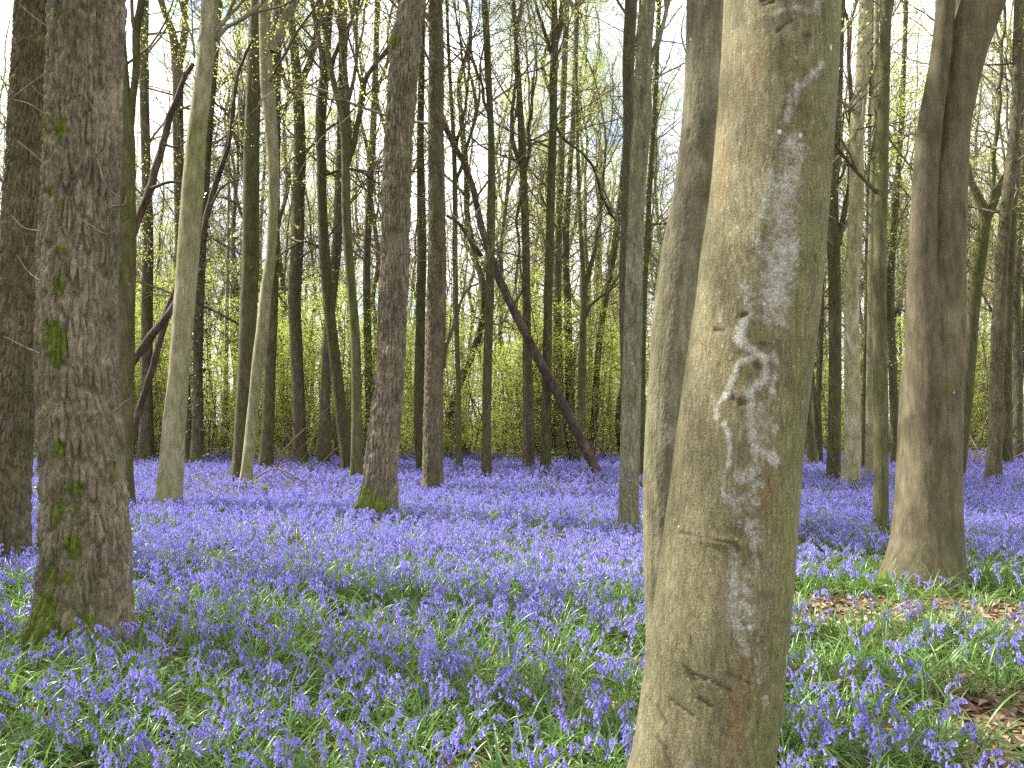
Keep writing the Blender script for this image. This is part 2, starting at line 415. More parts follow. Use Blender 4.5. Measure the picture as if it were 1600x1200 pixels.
def net(name, br, mat, big=6):
    thick = [b for b in br if b[1][0] > 0.022]; thin = [b for b in br if b[1][0] <= 0.022]
    Vs, Fs, o = [], [], 0
    for L, sd in ((thick, big), (thin, 3)):
        if L:
            V, F = tubes(L, sd); Vs.append(V); Fs.append(F + o); o += len(V)
    return mesh(name, np.concatenate(Vs), np.concatenate(Fs), True, mats=[mat])

# crowns that sit on a trunk end of radius 0.14 m
CROWNS, CROWN_LEAF = [], []
for s in range(5):
    r = np.random.default_rng(100 + s); out, tips = [], []
    nl = 2 + s % 2
    for j in range(nl):
        a = 2 * math.pi * (j + r.random() * 0.5) / nl
        d = nrm(np.array([math.cos(a) * 0.42, math.sin(a) * 0.42, 1.0]))
        grow(r, np.array([0, 0, -0.1]), d, r.uniform(4.6, 6.0), 0.115, 0, out, tips, kids=(6, 6, 5, 4), maxl=4, trop=0.08, wob=0.24)
    CROWNS.append(net('crown', out, M['twig']))
    V, F, va = leaves_at(r, tips, 2, 0.045)
    CROWN_LEAF.append(mesh('foliage', V, F, False, {'var': va}, [M['lime']]))
# limbs growing along +X
LIMBS, LIMB_LEAF = [], []
for s in range(7):
    r = np.random.default_rng(200 + s); out, tips = [], []
    grow(r, np.zeros(3), nrm(np.array([1.0, 0.0, 0.35])), r.uniform(2.2, 3.6), 0.03, 0, out, tips, nseg=(9, 6, 5, 4), kids=(7, 5, 3, 2), maxl=3, trop=0.05, wob=0.25, spread=(30, 75))
    LIMBS.append(net('branch', out, M['twig'], 5))
    V, F, va = leaves_at(r, tips, 6, 0.055, 0.25, 0.14)
    LIMB_LEAF.append(mesh('foliage', V, F, False, {'var': va}, [M['lime']]))
# whole slender wood trees for further back
WOOD = []
for s in range(6):
    r = np.random.default_rng(300 + s); out, tips = [], []
    H = r.uniform(20, 25); n = 16
    z = np.linspace(0, H, n); off = np.cumsum(r.normal(0, 0.24, (n, 2)), 0); off[0] = 0
    P = np.column_stack([off, z]); Rr = 0.15 * (1 - 0.8 * (z / H) ** 1.1); Rr[0] *= 1.35
    q = np.linspace(0, H, 46); PP = crspline(z, P, q); RR = np.interp(q, z, Rr)
    V, F = tubes([(PP, RR)], 9)
    tm = mesh('trunk', V, F, True, mats=[M['dark']])
    zz = r.uniform(4.0, 8.0)
    while zz < H - 0.5:
        i = np.interp(zz, z, np.arange(n)); p = np.array([np.interp(zz, z, P[:, 0]), np.interp(zz, z, P[:, 1]), zz])
        a = r.uniform(0, 2 * math.pi); e = r.uniform(0.05, 1.3)
        d = nrm(np.array([math.cos(a), math.sin(a), e]))
        Rt = np.interp(zz, z, Rr)
        grow(r, p, d, r.uniform(2.2, 5.0) * (1.15 - 0.5 * zz / H), Rt * r.uniform(0.28, 0.6), 1, out, tips, nseg=(7, 7, 6, 5, 4), kids=(5, 6, 5, 5), maxl=4, trop=0.07, wob=0.28)
        zz += r.uniform(0.35, 1.1)
    cm = net('crown', out, M['twig'], 5)
    V, F, va = leaves_at(r, clumped(tips, s, 0.55, 0.58), 9, 0.045, 0.22, 0.17)
    fm = mesh('foliage', V, F, False, {'var': va}, [M['lime']])
    WOOD.append((tm, cm, fm))
# leafy undergrowth saplings
SAPL = []
for s in range(6):
    r = np.random.default_rng(400 + s); out, tips = [], []
    for j in range(2 + s % 3):
        H = r.uniform(3.5, 7.5); n = 9
        z = np.linspace(0, H, n); off = np.cumsum(r.normal(0, 0.10, (n, 2)), 0) + r.normal(0, 0.25, 2); ln = r.normal(0, 0.06, 2)
        P = np.column_stack([off + z[:, None] * ln, z]); Rr = r.uniform(0.026, 0.045) * (1 - 0.85 * z / H)
        out.append((P, Rr))
        zz = 0.25
        while zz < H:
            p = np.array([np.interp(zz, z, P[:, 0]), np.interp(zz, z, P[:, 1]), zz]); a = r.uniform(0, 6.283)
            grow(r, p, nrm(np.array([math.cos(a), math.sin(a), r.uniform(0.05, 0.6)])), r.uniform(0.7, 1.7) * (1.15 - 0.6 * zz / H), 0.011, 2, out, tips, nseg=(6, 6, 5, 4), kids=(4, 4, 4, 3), maxl=3, trop=0.02, wob=0.2)
            zz += r.uniform(0.16, 0.36)
    V, F = tubes(out, 4)
    sm = mesh('stem', V, F, True, mats=[M['twig']])
    V, F, va = leaves_at(r, clumped(tips, s, 1.1, 0.42), 24, 0.055, 0.22, 0.13)
    SAPL.append((sm, mesh('foliage', V, F, False, {'var': va}, [M['lime']])))
# low leafy shrub (bramble / holly)
SHRUB = []
for s in range(3):
    r = np.random.default_rng(450 + s); out, tips = [], []
    for j in range(11):
        a = r.uniform(0, 6.283)
        grow(r, np.array([r.normal(0, .05), r.normal(0, .05), 0]), nrm(np.array([math.cos(a), math.sin(a), r.uniform(0.5, 1.8)])), r.uniform(0.35, 0.8), 0.006, 2, out, tips, nseg=(6, 6, 5, 4), kids=(4, 4, 4, 3), maxl=3, trop=-0.04, wob=0.2)
    V, F = tubes(out, 4)
    V2, F2, va = leaves_at(r, tips, 8, 0.055, 0.5, 0.06)
    SHRUB.append((mesh('stem', V, F, True, mats=[M['twig']]), [mesh('foliage', V2, F2, False, {'var': va}, [M[k]]) for k in ('bramble', 'ivy')]))

# ------------------------------------------------------------------ trunks
class Trunk:
    """a trunk along control points (px, py, width px) at distance d, grown on above the frame"""
    def __init__(s, pts, d, nside=22, dz=0.09, crown_h=11.0, seed=0, flare=0.25, flare_h=0.5, lobes=5, ztop=None, lump=0.035, ext=True, d2=None, ground_pt=True):
        L = []
        for i, (x, y, w) in enumerate(pts):
            dd = d if d2 is None else d + (d2 - d) * i / (len(pts) - 1)
            L.append((*at(x, y, dd), w * 0.5 * dd / FPX))
        L = np.array(L)
        if ground_pt:
            zb = float(gz(L[0, 0], L[0, 1])) - 0.12
            if L[0, 2] > zb + 0.02:
                k = L[0].copy(); sl_ = (L[1, :2] - L[0, :2]) / (L[1, 2] - L[0, 2])
                k[:2] -= sl_ * (L[0, 2] - zb) * 0.5; k[2] = zb; k[3] *= 1.04
                L = np.vstack([k, L])
        if ext and L[-1, 2] < crown_h:
            dirv = (L[-1, :2] - L[-2, :2]) / (L[-1, 2] - L[-2, 2]); m = 4
            zz = np.linspace(L[-1, 2], crown_h, m + 1)[1:]
            E = np.zeros((m, 4)); h = zz - L[-1, 2]
            E[:, :2] = L[-1, :2] + dirv * (h / (1 + h / 9.0))[:, None]; E[:, 2] = zz; E[:, 3] = L[-1, 3] * (1 - 0.3 * h / h[-1])
            L = np.vstack([L, E])
        s.base = L[0, :3].copy(); s.base[2] = float(gz(L[0, 0], L[0, 1]))
        t = np.concatenate([[0], np.cumsum(np.linalg.norm(np.diff(L[:, :3], axis=0), axis=1))])
        zt = ztop if ztop is not None else L[-1, 2]
        ts = np.interp(zt, L[:, 2], t) if ext else t[-1]
        q = np.arange(0, ts, dz)
        q = np.concatenate([q, np.arange(ts, t[-1], max(dz, 0.35)), [t[-1]]]) if ts < t[-1] else np.concatenate([q, [t[-1]]])
        s.q = np.unique(np.round(q, 5))
        s.P = crspline(t, L[:, :3], s.q); s.R = np.maximum(np.interp(s.q, t, L[:, 3]), 0.003)
        T = nrm(np.gradient(s.P, s.q, axis=0))
        Y = np.broadcast_to(np.array([0, 1.0, 0]), T.shape)
        s.U = nrm(np.cross(Y, T)); s.W = np.cross(T, s.U); s.T = T
        s.n = nside
        th = -1.5 * math.pi + np.arange(nside) * 2 * math.pi / nside
        s.th = th
        zrel = s.P[:, 2] - s.base[2]
        fl = flare * np.exp(-np.maximum(zrel, 0) / flare_h)
        ph = seed * 1.7
        lob = 1 + fl[:, None] * (0.75 + 0.45 * np.cos(lobes * th + ph)[None] + 0.2 * np.cos((lobes - 2) * th + 2 * ph)[None])
        s.TH, s.Q = np.meshgrid(th, s.q); s.RR = s.R[:, None] * lob
        cyl = np.stack([np.cos(s.TH).ravel() * 1.6, np.sin(s.TH).ravel() * 1.6, s.Q.ravel() * 1.1], 1) + seed * 13.1
        s.RR = s.RR * (1 + lump * 2 * (fbm(cyl, seed, 3).reshape(s.RR.shape) - 0.5) * 2)
        s.disp = np.zeros_like(s.RR); s.attrs = {}
        px, py = proj(s.P); s.px, s.py = px, py
        s.pw = s.R * FPX / np.maximum(s.P[:, 1], 0.1)
        s.top, s.rtop, s.tdir = s.P[-1], s.R[-1], T[-1]
    def loc(s, x, y):
        """photo point on the front of the trunk -> (theta, arc length, radius)"""
        o = np.argsort(s.py); q = np.interp(y, s.py[o], s.q[o])
        c = np.interp(q, s.q, s.px); w = np.interp(q, s.q, s.pw)
        lat = np.clip((x - c) / max(w, 1e-6), -0.98, 0.98)
        return -math.acos(lat), q, float(np.interp(q, s.q, s.R))
    def m(s, px):
        return px * float(s.P[0, 1]) / FPX
    def blob(s, x, y, rx, ry, p=2.0):
        th, q, R = s.loc(x, y)
        a = (s.TH - th) * R / s.m(rx); b = (s.Q - q) / s.m(ry)
        return np.exp(-(a * a + b * b) ** (p / 2))
    def line(s, pts, w):
        """mask around a polyline given in photo points"""
        L = [s.loc(x, y) for x, y in pts]; best = np.full(s.TH.shape, 1e9)
        for (t0, q0, r0), (t1, q1, r1) in zip(L[:-1], L[1:]):
            ax, ay = s.TH * r0, s.Q; x0, y0, x1, y1 = t0 * r0, q0, t1 * r0, q1
            dx, dy = x1 - x0, y1 - y0; k = np.clip(((ax - x0) * dx + (ay - y0) * dy) / (dx * dx + dy * dy + 1e-12), 0, 1)
            best = np.minimum(best, np.hypot(ax - x0 - k * dx, ay - y0 - k * dy))
        return np.exp(-(best / s.m(w)) ** 2)
    def verts(s):
        rr = s.RR + s.disp
        return s.P[:, None] + rr[..., None] * (np.cos(s.TH)[..., None] * s.U[:, None] + np.sin(s.TH)[..., None] * s.W[:, None])
    def cylp(s):
        R0 = float(s.R[0:max(2, len(s.R) // 2)].mean())
        return np.stack([np.cos(s.TH).ravel() * R0, np.sin(s.TH).ravel() * R0, s.Q.ravel()], 1)
    def build(s, name, mat, parent):
        V = s.verts() - np.array(parent.location if parent else (0, 0, 0)); nr, n = V.shape[:2]
        i, k = np.meshgrid(np.arange(nr - 1), np.arange(n), indexing='ij'); k2 = (k + 1) % n
        F = np.stack([i * n + k, i * n + k2, (i + 1) * n + k2, (i + 1) * n + k], -1).reshape(-1, 4)
        cap = np.array([(nr - 1) * n + np.arange(n)])
        at_ = {k_: v.ravel() for k_, v in s.attrs.items()}
        return link(name, mesh(name, V.reshape(-1, 3), [F, cap], True, at_, [mat]), parent)
    def rugged(s, cell=0.034, depth=0.014, stretch=4.5, seed=3, sh=0.55):
        """interlacing ridged bark cut into the mesh"""
        p = s.cylp(); w = np.stack([fbm(p * np.array([14, 14, 9]), seed + k, 3) - 0.5 for k in (0, 40, 80)], 1)
        pp = p + w * np.array([0.016, 0.016, 0.07])
        f1, f2 = worley(pp / cell / np.array([1, 1, stretch]), seed)
        h = sstep(0.0, sh, f2 - f1)
        f1, f2 = worley(pp / (cell * 0.5) / np.array([1, 1, stretch * 0.6]), seed + 9)
        h2 = sstep(0.0, 0.5, f2 - f1)
        fine = fbm(p * np.array([60, 60, 30]), seed + 5, 3) - 0.5
        s.disp = s.disp + (depth * (h - 1) + depth * 0.3 * (h2 - 1) + depth * 0.35 * fine).reshape(s.RR.shape)

def limb_child(parent, p, rz, scl, ry=0.0, leaf=False, k=None):
    k = R_.randrange(len(LIMBS)) if k is None else k
    b = link('branch', LIMBS[k], parent, Vector(p) - parent.location, (0, ry, rz), scl)
    if leaf: link('foliage', LIMB_LEAF[k], b)
    return b
def crown_child(parent, tr, leaf=False, smin=0.6):
    k = R_.randrange(len(CROWNS)); sc = min(1.5, max(smin, tr.rtop / 0.125))
    c = link('crown', CROWNS[k], parent, Vector(tr.top) - parent.location, (0, 0, R_.uniform(0, 6.28)), sc)
    if leaf: link('foliage', CROWN_LEAF[k], c)

def px_limb(parent, pts, d, mat, name='branch', d2=None, n=8, wob=0.09):
    """a bough given by photo points at distance d"""
    L = [(*at(x, y, d if d2 is None else d + (d2 - d) * i / (len(pts) - 1)), w * 0.5 * d / FPX) for i, (x, y, w) in enumerate(pts)]
    L = np.array(L); t = np.concatenate([[0], np.cumsum(np.linalg.norm(np.diff(L[:, :3], axis=0), axis=1))])
    q = np.linspace(0, t[-1], max(8, int(t[-1] / 0.12)))
    P = crspline(t, L[:, :3], q) + np.column_stack([fbm(np.column_stack([q * 2.3, q * 0 + k, q * 0 + pts[0][0]]), k, 2) - 0.5 for k in range(3)]) * wob * np.minimum(1, q / 0.4)[:, None]
    Rr = np.maximum(np.interp(q, t, L[:, 3]), 0.003)
    V, F = tubes([(P, Rr)], n)
    return link(name, mesh(name, V - np.array(parent.location), F, True, mats=[mat]), parent), P, Rr

TREES = []
def tree(label, d, pts, mat, limbs=(), nb=5, leaf=0, crown=True, cat='tree', group=None, name='tree', zb=(4.0, 11.5), prep=None, **kw):
    tr = Trunk(pts, d, seed=len(TREES) + 1, **kw)
    root = empty(name, tuple(tr.base), label, cat, group)
    if prep: prep(tr)
    if M[mat].name in ('bark_oak', 'bark_oak_grey', 'bark_beech', 'bark_brown_beech') and 'moss' not in tr.attrs: tr.attrs['moss'] = np.zeros_like(tr.RR)
    tr.build('trunk', M[mat], root)
    for l in limbs:
        l = list(l); lf = False
        ob, P, Rr = px_limb(root, l, d, M[mat])
        # a bough that leaves the frame goes on as a crown, one that ends inside it carries twigs
        k = R_.randrange(len(LIMBS))
        for f in (0.55, 0.8, 1.0):
            i = int(f * (len(P) - 1)); dv = P[i] - P[max(0, i - 3)]
            az = math.atan2(dv[1], dv[0]) + R_.uniform(-1.2, 1.2); el = math.atan2(dv[2], math.hypot(dv[0], dv[1]))
            k = R_.randrange(len(LIMBS)); bs = max(0.25, min(1.1, Rr[i] / 0.035))
            sp = link('spray', LIMBS[k], ob, Vector(P[i]) - root.location, (0, -el + 0.35 + R_.uniform(-.3, .3), az), bs)
    nb = int(nb * 1.6)
    for j in range(nb):
        z = R_.uniform(*zb); i = int(np.argmin(np.abs(tr.P[:, 2] - z)))
        limb_child(root, tr.P[i], R_.uniform(0, 6.28), R_.uniform(0.55, 1.25) * min(1.2, max(0.55, tr.R[i] / 0.12)), R_.uniform(-0.5, 0.25), leaf=(j < leaf * 2 or (d > 15 and j % 2 == 0)))
    if crown: crown_child(root, tr)
    TREES.append((root, tr))
    return root, tr

# ---- the beech close in front
def prep_big(t):
    f = t.blob
    pa = t.cylp()
    lich = np.zeros_like(t.RR)
    for pts, w, a in [
        ([(1255, 20), (1240, 60)], 14, .55), ([(1180, 66), (1210, 58), (1230, 64)], 7, .6), ([(1252, 135), (1232, 158), (1215, 172), (1203, 200), (1198, 222)], 8, .72),
        ([(1206, 262), (1202, 300), (1190, 340), (1188, 380)], 24, .68), ([(1178, 300), (1172, 340), (1160, 380), (1152, 405)], 9, .6),
        ([(1196, 400), (1186, 440), (1180, 480)], 25, .8), ([(1160, 405), (1165, 430), (1178, 445)], 10, .6), ([(1142, 465), (1140, 490), (1150, 510), (1178, 512)], 11, .55),
        ([(1176, 500), (1186, 512)], 16, .7), ([(1136, 520), (1130, 545), (1150, 560), (1165, 568), (1163, 600), (1145, 615), (1143, 640), (1146, 680), (1150, 715)], 8, .85),
        ([(1150, 570), (1128, 580), (1120, 605), (1114, 625), (1102, 640), (1100, 660)], 6, .8), ([(1178, 560), (1182, 590), (1172, 606), (1178, 625)], 7, .65),
        ([(1160, 640), (1158, 680), (1155, 715), (1140, 740), (1126, 748), (1122, 770), (1125, 800)], 14, .62), ([(1110, 668), (1116, 700), (1115, 720), (1106, 745), (1106, 780)], 5, .7),
        ([(1180, 665), (1175, 672)], 8, .7), ([(1172, 706), (1180, 712)], 12, .85), ([(1108, 470), (1108, 520)], 4, .5),
        ([(1150, 750), (1140, 800), (1148, 835)], 14, .6), ([(1120, 850), (1116, 900), (1114, 930), (1124, 960), (1134, 985)], 9, .75), ([(1148, 860), (1140, 880), (1128, 915), (1140, 945), (1150, 960)], 15, .62),
        ([(1152, 960), (1150, 1000), (1154, 1030)], 8, .5), ([(1165, 1050), (1175, 1080), (1170, 1100)], 8, .5), ([(1205, 995), (1212, 1010), (1203, 1028)], 6, .7), ([(1108, 1195), (1080, 1180), (1055, 1165)], 14, .45)]:
        lich = np.maximum(lich, (a + 0.12) * t.line(pts, w * 1.35))
    t.attrs['lichen'] = lich * 1.0 - 0.13
    rust = np.zeros_like(t.RR)
    for x, y, rx, ry, a in [(1118, 290, 18, 90, .8), (1105, 220, 40, 160, .45), (1150, 150, 50, 120, .5), (1178, 680, 16, 70, .65), (1165, 755, 18, 40, .85), (1140, 880, 25, 80, .45), (1135, 1010, 24, 60, .7), (1125, 1080, 26, 70, .75), (1105, 1130, 30, 60, .5), (1085, 560, 30, 120, .35), (1210, 290, 25, 60, .5), (1160, 585, 20, 60, .4)]:
        rust = np.maximum(rust, a * f(x, y, rx, ry))
    t.attrs['rust'] = rust
    al = np.zeros_like(t.RR)
    for x, y, rx, ry, a in [(1270, 100, 50, 240, .75), (1262, 350, 30, 160, .75), (1225, 420, 16, 160, 1.0), (1218, 640, 30, 130, 1.0), (1205, 820, 26, 130, .95), (1190, 1000, 35, 130, .75), (1165, 1130, 45, 120, .9), (1178, 785, 14, 22, 1.2), (1134, 600, 14, 20, .8), (1130, 650, 12, 40, .6), (1155, 530, 14, 18, .6), (1190, 950, 14, 50, .8), (1235, 250, 25, 80, .55), (1060, 1060, 50, 120, .4)]:
        al = np.maximum(al, a * f(x, y, rx, ry, 2.4))
    al = np.maximum(al, 0.7 * sstep(0.75, 1.0, np.cos(t.TH)))
    t.attrs['algae'] = al
    sc = np.zeros_like(t.RR)
    for pts, w, a in [([(1052, 834), (1085, 833), (1100, 835), (1118, 834)], 1.6, .85), ([(1120, 836), (1123, 846)], 3, .8), ([(1050, 1025), (1062, 1031), (1090, 1035), (1112, 1043)], 2.2, .9), ([(1055, 1032), (1064, 1038)], 4, 1),
                      ([(1033, 1078), (1050, 1085), (1062, 1090)], 2, .9), ([(1070, 1062), (1085, 1070)], 2.4, 1), ([(1018, 1098), (1028, 1115)], 2.4, .9), ([(1018, 1140), (1028, 1150)], 3, .8), ([(1025, 1152), (1034, 1172)], 1.8, .8),
                      ([(1100, 533), (1110, 534)], 2.4, 1), ([(1133, 512), (1140, 508)], 3, 1), ([(1121, 630), (1130, 636)], 5, 1), ([(1152, 580), (1158, 582)], 4, 1), ([(1158, 548), (1166, 550)], 2.5, .8), ([(1166, 42), (1180, 38), (1182, 46), (1168, 48)], 2, .9), ([(1170, 20), (1190, 22)], 4, .5),
                      ([(1186, 92), (1196, 82), (1204, 78)], 2.2, .8), ([(1224, 98), (1232, 98)], 3, .9), ([(1246, 408), (1248, 416)], 2.5, 1), ([(1178, 1170), (1182, 1176)], 4, 1), ([(1105, 1020), (1125, 1024), (1140, 1030)], 2, .6), ([(1152, 835), (1158, 865)], 2.4, .7), ([(1158, 905), (1175, 905)], 5, .45), ([(1195, 945), (1212, 945)], 5, .4)]:
        sc = np.maximum(sc, a * t.line(pts, w))
    t.attrs['scar'] = sc
    t.disp += -0.006 * sc + 0.004 * (fbm(pa * np.array([22, 22, 8]), 5, 4) - 0.5).reshape(t.RR.shape) + 0.0025 * np.clip(lich, 0, 1)
    t.disp += 0.010 * f(1214, 1090, 14, 16) + 0.008 * f(1105, 836, 40, 8) + 0.006 * f(1125, 632, 10, 10) + 0.012 * f(1020, 1160, 20, 40)
tree('large lichen-streaked beech trunk leaning right, nearest of all and filling the height of the photo', 2.5,
     [(1066, 1400, 236), (1076, 1300, 222), (1095, 1200, 208), (1109, 1100, 208), (1121, 1000, 207), (1133, 900, 201), (1143, 800, 196), (1153, 700, 192), (1165, 600, 190), (1179, 500, 188), (1191, 400, 186), (1202, 300, 181), (1210, 200, 180), (1217, 100, 179), (1221, 0, 177), (1226, -150, 172)],
     'bigbeech', nb=0, prep=prep_big, nside=260, dz=0.0065, ztop=3.3, crown_h=9, lump=0.012, flare=0.12, flare_h=0.25)

# ---- the grey beech right behind it
def prep_second(t):
    pa = t.cylp()
    f1, f2 = worley((pa + (fbm(pa * 14, 5, 2)[:, None] - .5) * .02) / np.array([.017, .017, .05]), 8)
    t.disp += (0.0028 * (sstep(0, .4, f2 - f1) - 1) + 0.004 * (fbm(pa * np.array([20, 20, 7]), 3, 3) - .5)).reshape(t.RR.shape)
    t.disp += 0.03 * t.blob(1098, 280, 30, 20) + 0.02 * t.blob(1090, 300, 22, 14) - 0.01 * t.blob(1105, 292, 8, 8) + 0.008 * t.blob(1055, 650, 8, 8) + 0.01 * t.blob(1050, 692, 12, 10) - .012 * t.blob(1070, 222, 4, 9)
    t.attrs['moss'] = 0.42 * t.blob(1085, 285, 34, 14) + 0.25 * t.blob(1100, 150, 30, 160)
tree('grey-brown beech trunk with a branch scar, half hidden behind the large lichened beech', 4.8,
     [(1054, 1050, 84), (1052, 1000, 78), (1047, 900, 78), (1044, 800, 79), (1046, 700, 78), (1051, 600, 77), (1057, 500, 77), (1068, 400, 73), (1085, 300, 66), (1097, 200, 66), (1103, 100, 66), (1105, 0, 66), (1110, -200, 62)],
     'beech', nb=1, prep=prep_second, nside=190, dz=0.010, ztop=4.6, crown_h=10, lump=0.02, flare=0.15, zb=(6, 9))

# ---- the mossy oak on the left
def prep_oak(t):
    t.rugged(0.046, 0.030, 5.0, 21, 0.42)
    m = np.zeros_like(t.RR)
    for x, y, rx, ry, a in [(88, 215, 14, 30, .85), (122, 220, 14, 22, .95), (118, 545, 20, 34, 1.05), (112, 520, 24, 20, .8), (122, 455, 14, 20, .7), (125, 400, 14, 14, .6), (125, 698, 13, 16, 1.15), (108, 312, 10, 14, .6), (128, 335, 10, 14, .5), (118, 45, 18, 14, .55),
                            (70, 740, 8, 40, .8), (150, 760, 18, 16, .75), (125, 790, 16, 20, .7), (148, 845, 16, 22, .9), (80, 850, 14, 22, .75), (118, 800, 10, 20, .6), (108, 890, 14, 16, .8), (140, 890, 12, 12, .7), (105, 950, 30, 46, 1.0), (120, 985, 44, 30, .9), (168, 975, 20, 36, .95), (112, 880, 22, 40, .5), (100, 640, 18, 60, .38), (130, 480, 24, 80, .34), (112, 200, 30, 60, .4), (150, 800, 26, 60, .42), (75, 915, 8, 16, .8), (68, 985, 22, 50, 1.0), (190, 735, 8, 40, .6), (70, 530, 6, 60, .5), (100, 590, 14, 16, .45), (108, 1000, 50, 20, .7), (78, 380, 6, 60, .4)]:
        m = np.maximum(m, a * t.blob(x, y, rx, ry, 2.5))
    t.attrs['moss'] = m * 1.12 + 0.06
    t.disp += 0.006 * m * (fbm(t.cylp() * 70, 77, 3).reshape(m.shape)) - 0.03 * t.blob(150, 968, 14, 18, 3) * (0.3) + 0.02 * t.blob(165, 650, 16, 8) + 0.025 * t.blob(185, 830, 14, 20) + 0.02 * t.blob(125, 650, 14, 7) + .02 * t.blob(145, 960, 20, 24)
oak_root, oak_tr = tree('stout oak with ridged brown bark and green moss patches, standing left in the bluebells', 5.25,
     [(128, 1020, 166), (129, 985, 152), (131, 940, 138), (133, 860, 130), (132, 800, 127), (130, 720, 126), (122, 600, 119), (122, 500, 116), (123, 400, 115), (126, 300, 113), (130, 200, 113), (134, 100, 113), (137, 0, 115), (141, -150, 113)],
     'oak', nb=0, prep=prep_oak, nside=330, dz=0.0088, ztop=4.7, crown_h=10, lump=0.022, flare=0.2, flare_h=0.14, lobes=6)
# thin dead shoots on the oak
def shoots(root, d, L, mat='stick'):
    for pts in L:
        px_limb(root, [(x, y, w) for x, y, w in pts], d, M[mat], 'twig', n=4)
shoots(oak_root, 5.0, [[(150, 240, 2.2), (158, 180, 1.8), (180, 130, 1.4), (197, 98, .9)], [(152, 178, 2), (140, 160, 1.5), (128, 135, .9)], [(80, 45, 2), (55, 28, 1.6), (30, 8, 1)], [(76, 155, 2), (55, 142, 1.5), (38, 122, 1)], [(70, 178, 2), (42, 162, 1.6), (18, 155, 1)],
                       [(68, 256, 2.2), (48, 236, 1.6), (25, 215, 1)], [(155, 245, 2), (175, 225, 1.6), (197, 212, 1)], [(152, 248, 2.4), (165, 285, 2.2), (195, 304, 1.6)], [(120, 340, 1.8), (142, 352, 1.4), (162, 368, 1), (212, 350, .8)], [(64, 361, 2), (38, 357, 1.4), (18, 340, .9)], [(175, 323, 4), (196, 318, 3), (198, 306, 2)],
                       [(62, 438, 2), (45, 425, 1.4), (28, 400, 1)], [(62, 552, 1.8), (35, 540, 1.4), (8, 526, 1)], [(70, 115, 1.6), (50, 130, 1.2), (20, 150, .8), (0, 165, .6)], [(182, 640, 1.6), (195, 628, 1.2), (206, 622, .8)], [(168, 45, 3), (182, 30, 2), (190, 22, 1)]])

# ---- far-left oak behind it
def prep_oak_b(t):
    t.rugged(0.042, 0.024, 4.5, 33, 0.42)
    t.attrs['moss'] = 0.3 * t.blob(30, 250, 30, 200)
tree('grey ridged oak trunk cut by the left frame edge, behind the mossy oak', 7.9,
     [(-2, 868, 86), (4, 820, 78), (7, 760, 74), (16, 650, 72), (26, 520, 70), (36, 400, 68), (45, 250, 66), (54, 100, 66), (60, 0, 66), (66, -150, 62)],
     'oak_grey', nb=0, prep=prep_oak_b, nside=210, dz=0.013, ztop=6.3, crown_h=10.5, lump=0.02, flare=0.14, zb=(5, 9.5))

# ---- middle oak
def prep_mid(t):
    t.rugged(0.052, 0.034, 6.0, 45, 0.42)
    m = np.zeros_like(t.RR)
    for x, y, rx, ry, a in [(588, 790, 34, 20, 1.3), (575, 775, 18, 20, 1.0), (565, 788, 12, 24, 1.1), (600, 798, 30, 12, 1.1), (620, 75, 14, 16, .75), (590, 640, 14, 14, .55), (575, 670, 10, 20, .4)]:
        m = np.maximum(m, a * t.blob(x, y, rx, ry))
    t.attrs['moss'] = m
    t.disp += 0.012 * m + 0.05 * t.blob(612, 72, 12, 14) + .02 * t.blob(590, 640, 18, 8)
tree('ridged brown oak with a bright mossy foot, middle of the picture', 11.2,
     [(588, 808, 72), (593, 780, 60), (595, 755, 56), (597, 715, 54), (605, 640, 50), (610, 570, 47), (614, 480, 47), (617, 400, 48), (620, 300, 48), (624, 200, 47), (630, 120, 48), (636, 60, 48), (645, 0, 44), (655, -100, 42)],
     'oak', nb=4, prep=prep_mid, nside=190, dz=0.016, ztop=8.2, crown_h=12, lump=0.03, flare=0.26, flare_h=0.22, zb=(8, 12))
def prep_mid2(t):
    t.rugged(0.038, 0.017, 3.0, 57)
    t.attrs['moss'] = 0.35 * t.blob(690, 100, 20, 160) + 0.4 * t.blob(672, 675, 8, 10)
tree('dark straight oak just right of the mossy-footed oak', 14.2,
     [(677, 772, 36), (677, 740, 33), (677, 690, 33), (678, 600, 31), (681, 500, 33), (683, 400, 31), (682, 300, 28), (681, 200, 26), (682, 100, 27), (681, 0, 23), (681, -80, 22)],
     'oak_grey', nb=5, prep=prep_mid2, nside=120, dz=0.026, ztop=9.5, crown_h=12.5, lump=0.04, zb=(7, 12), flare=0.12,
     limbs=[[(694, 575, 6), (697, 545, 5), (708, 510, 5), (722, 470, 4), (734, 450, 3.5), (748, 446, 2.5)]])

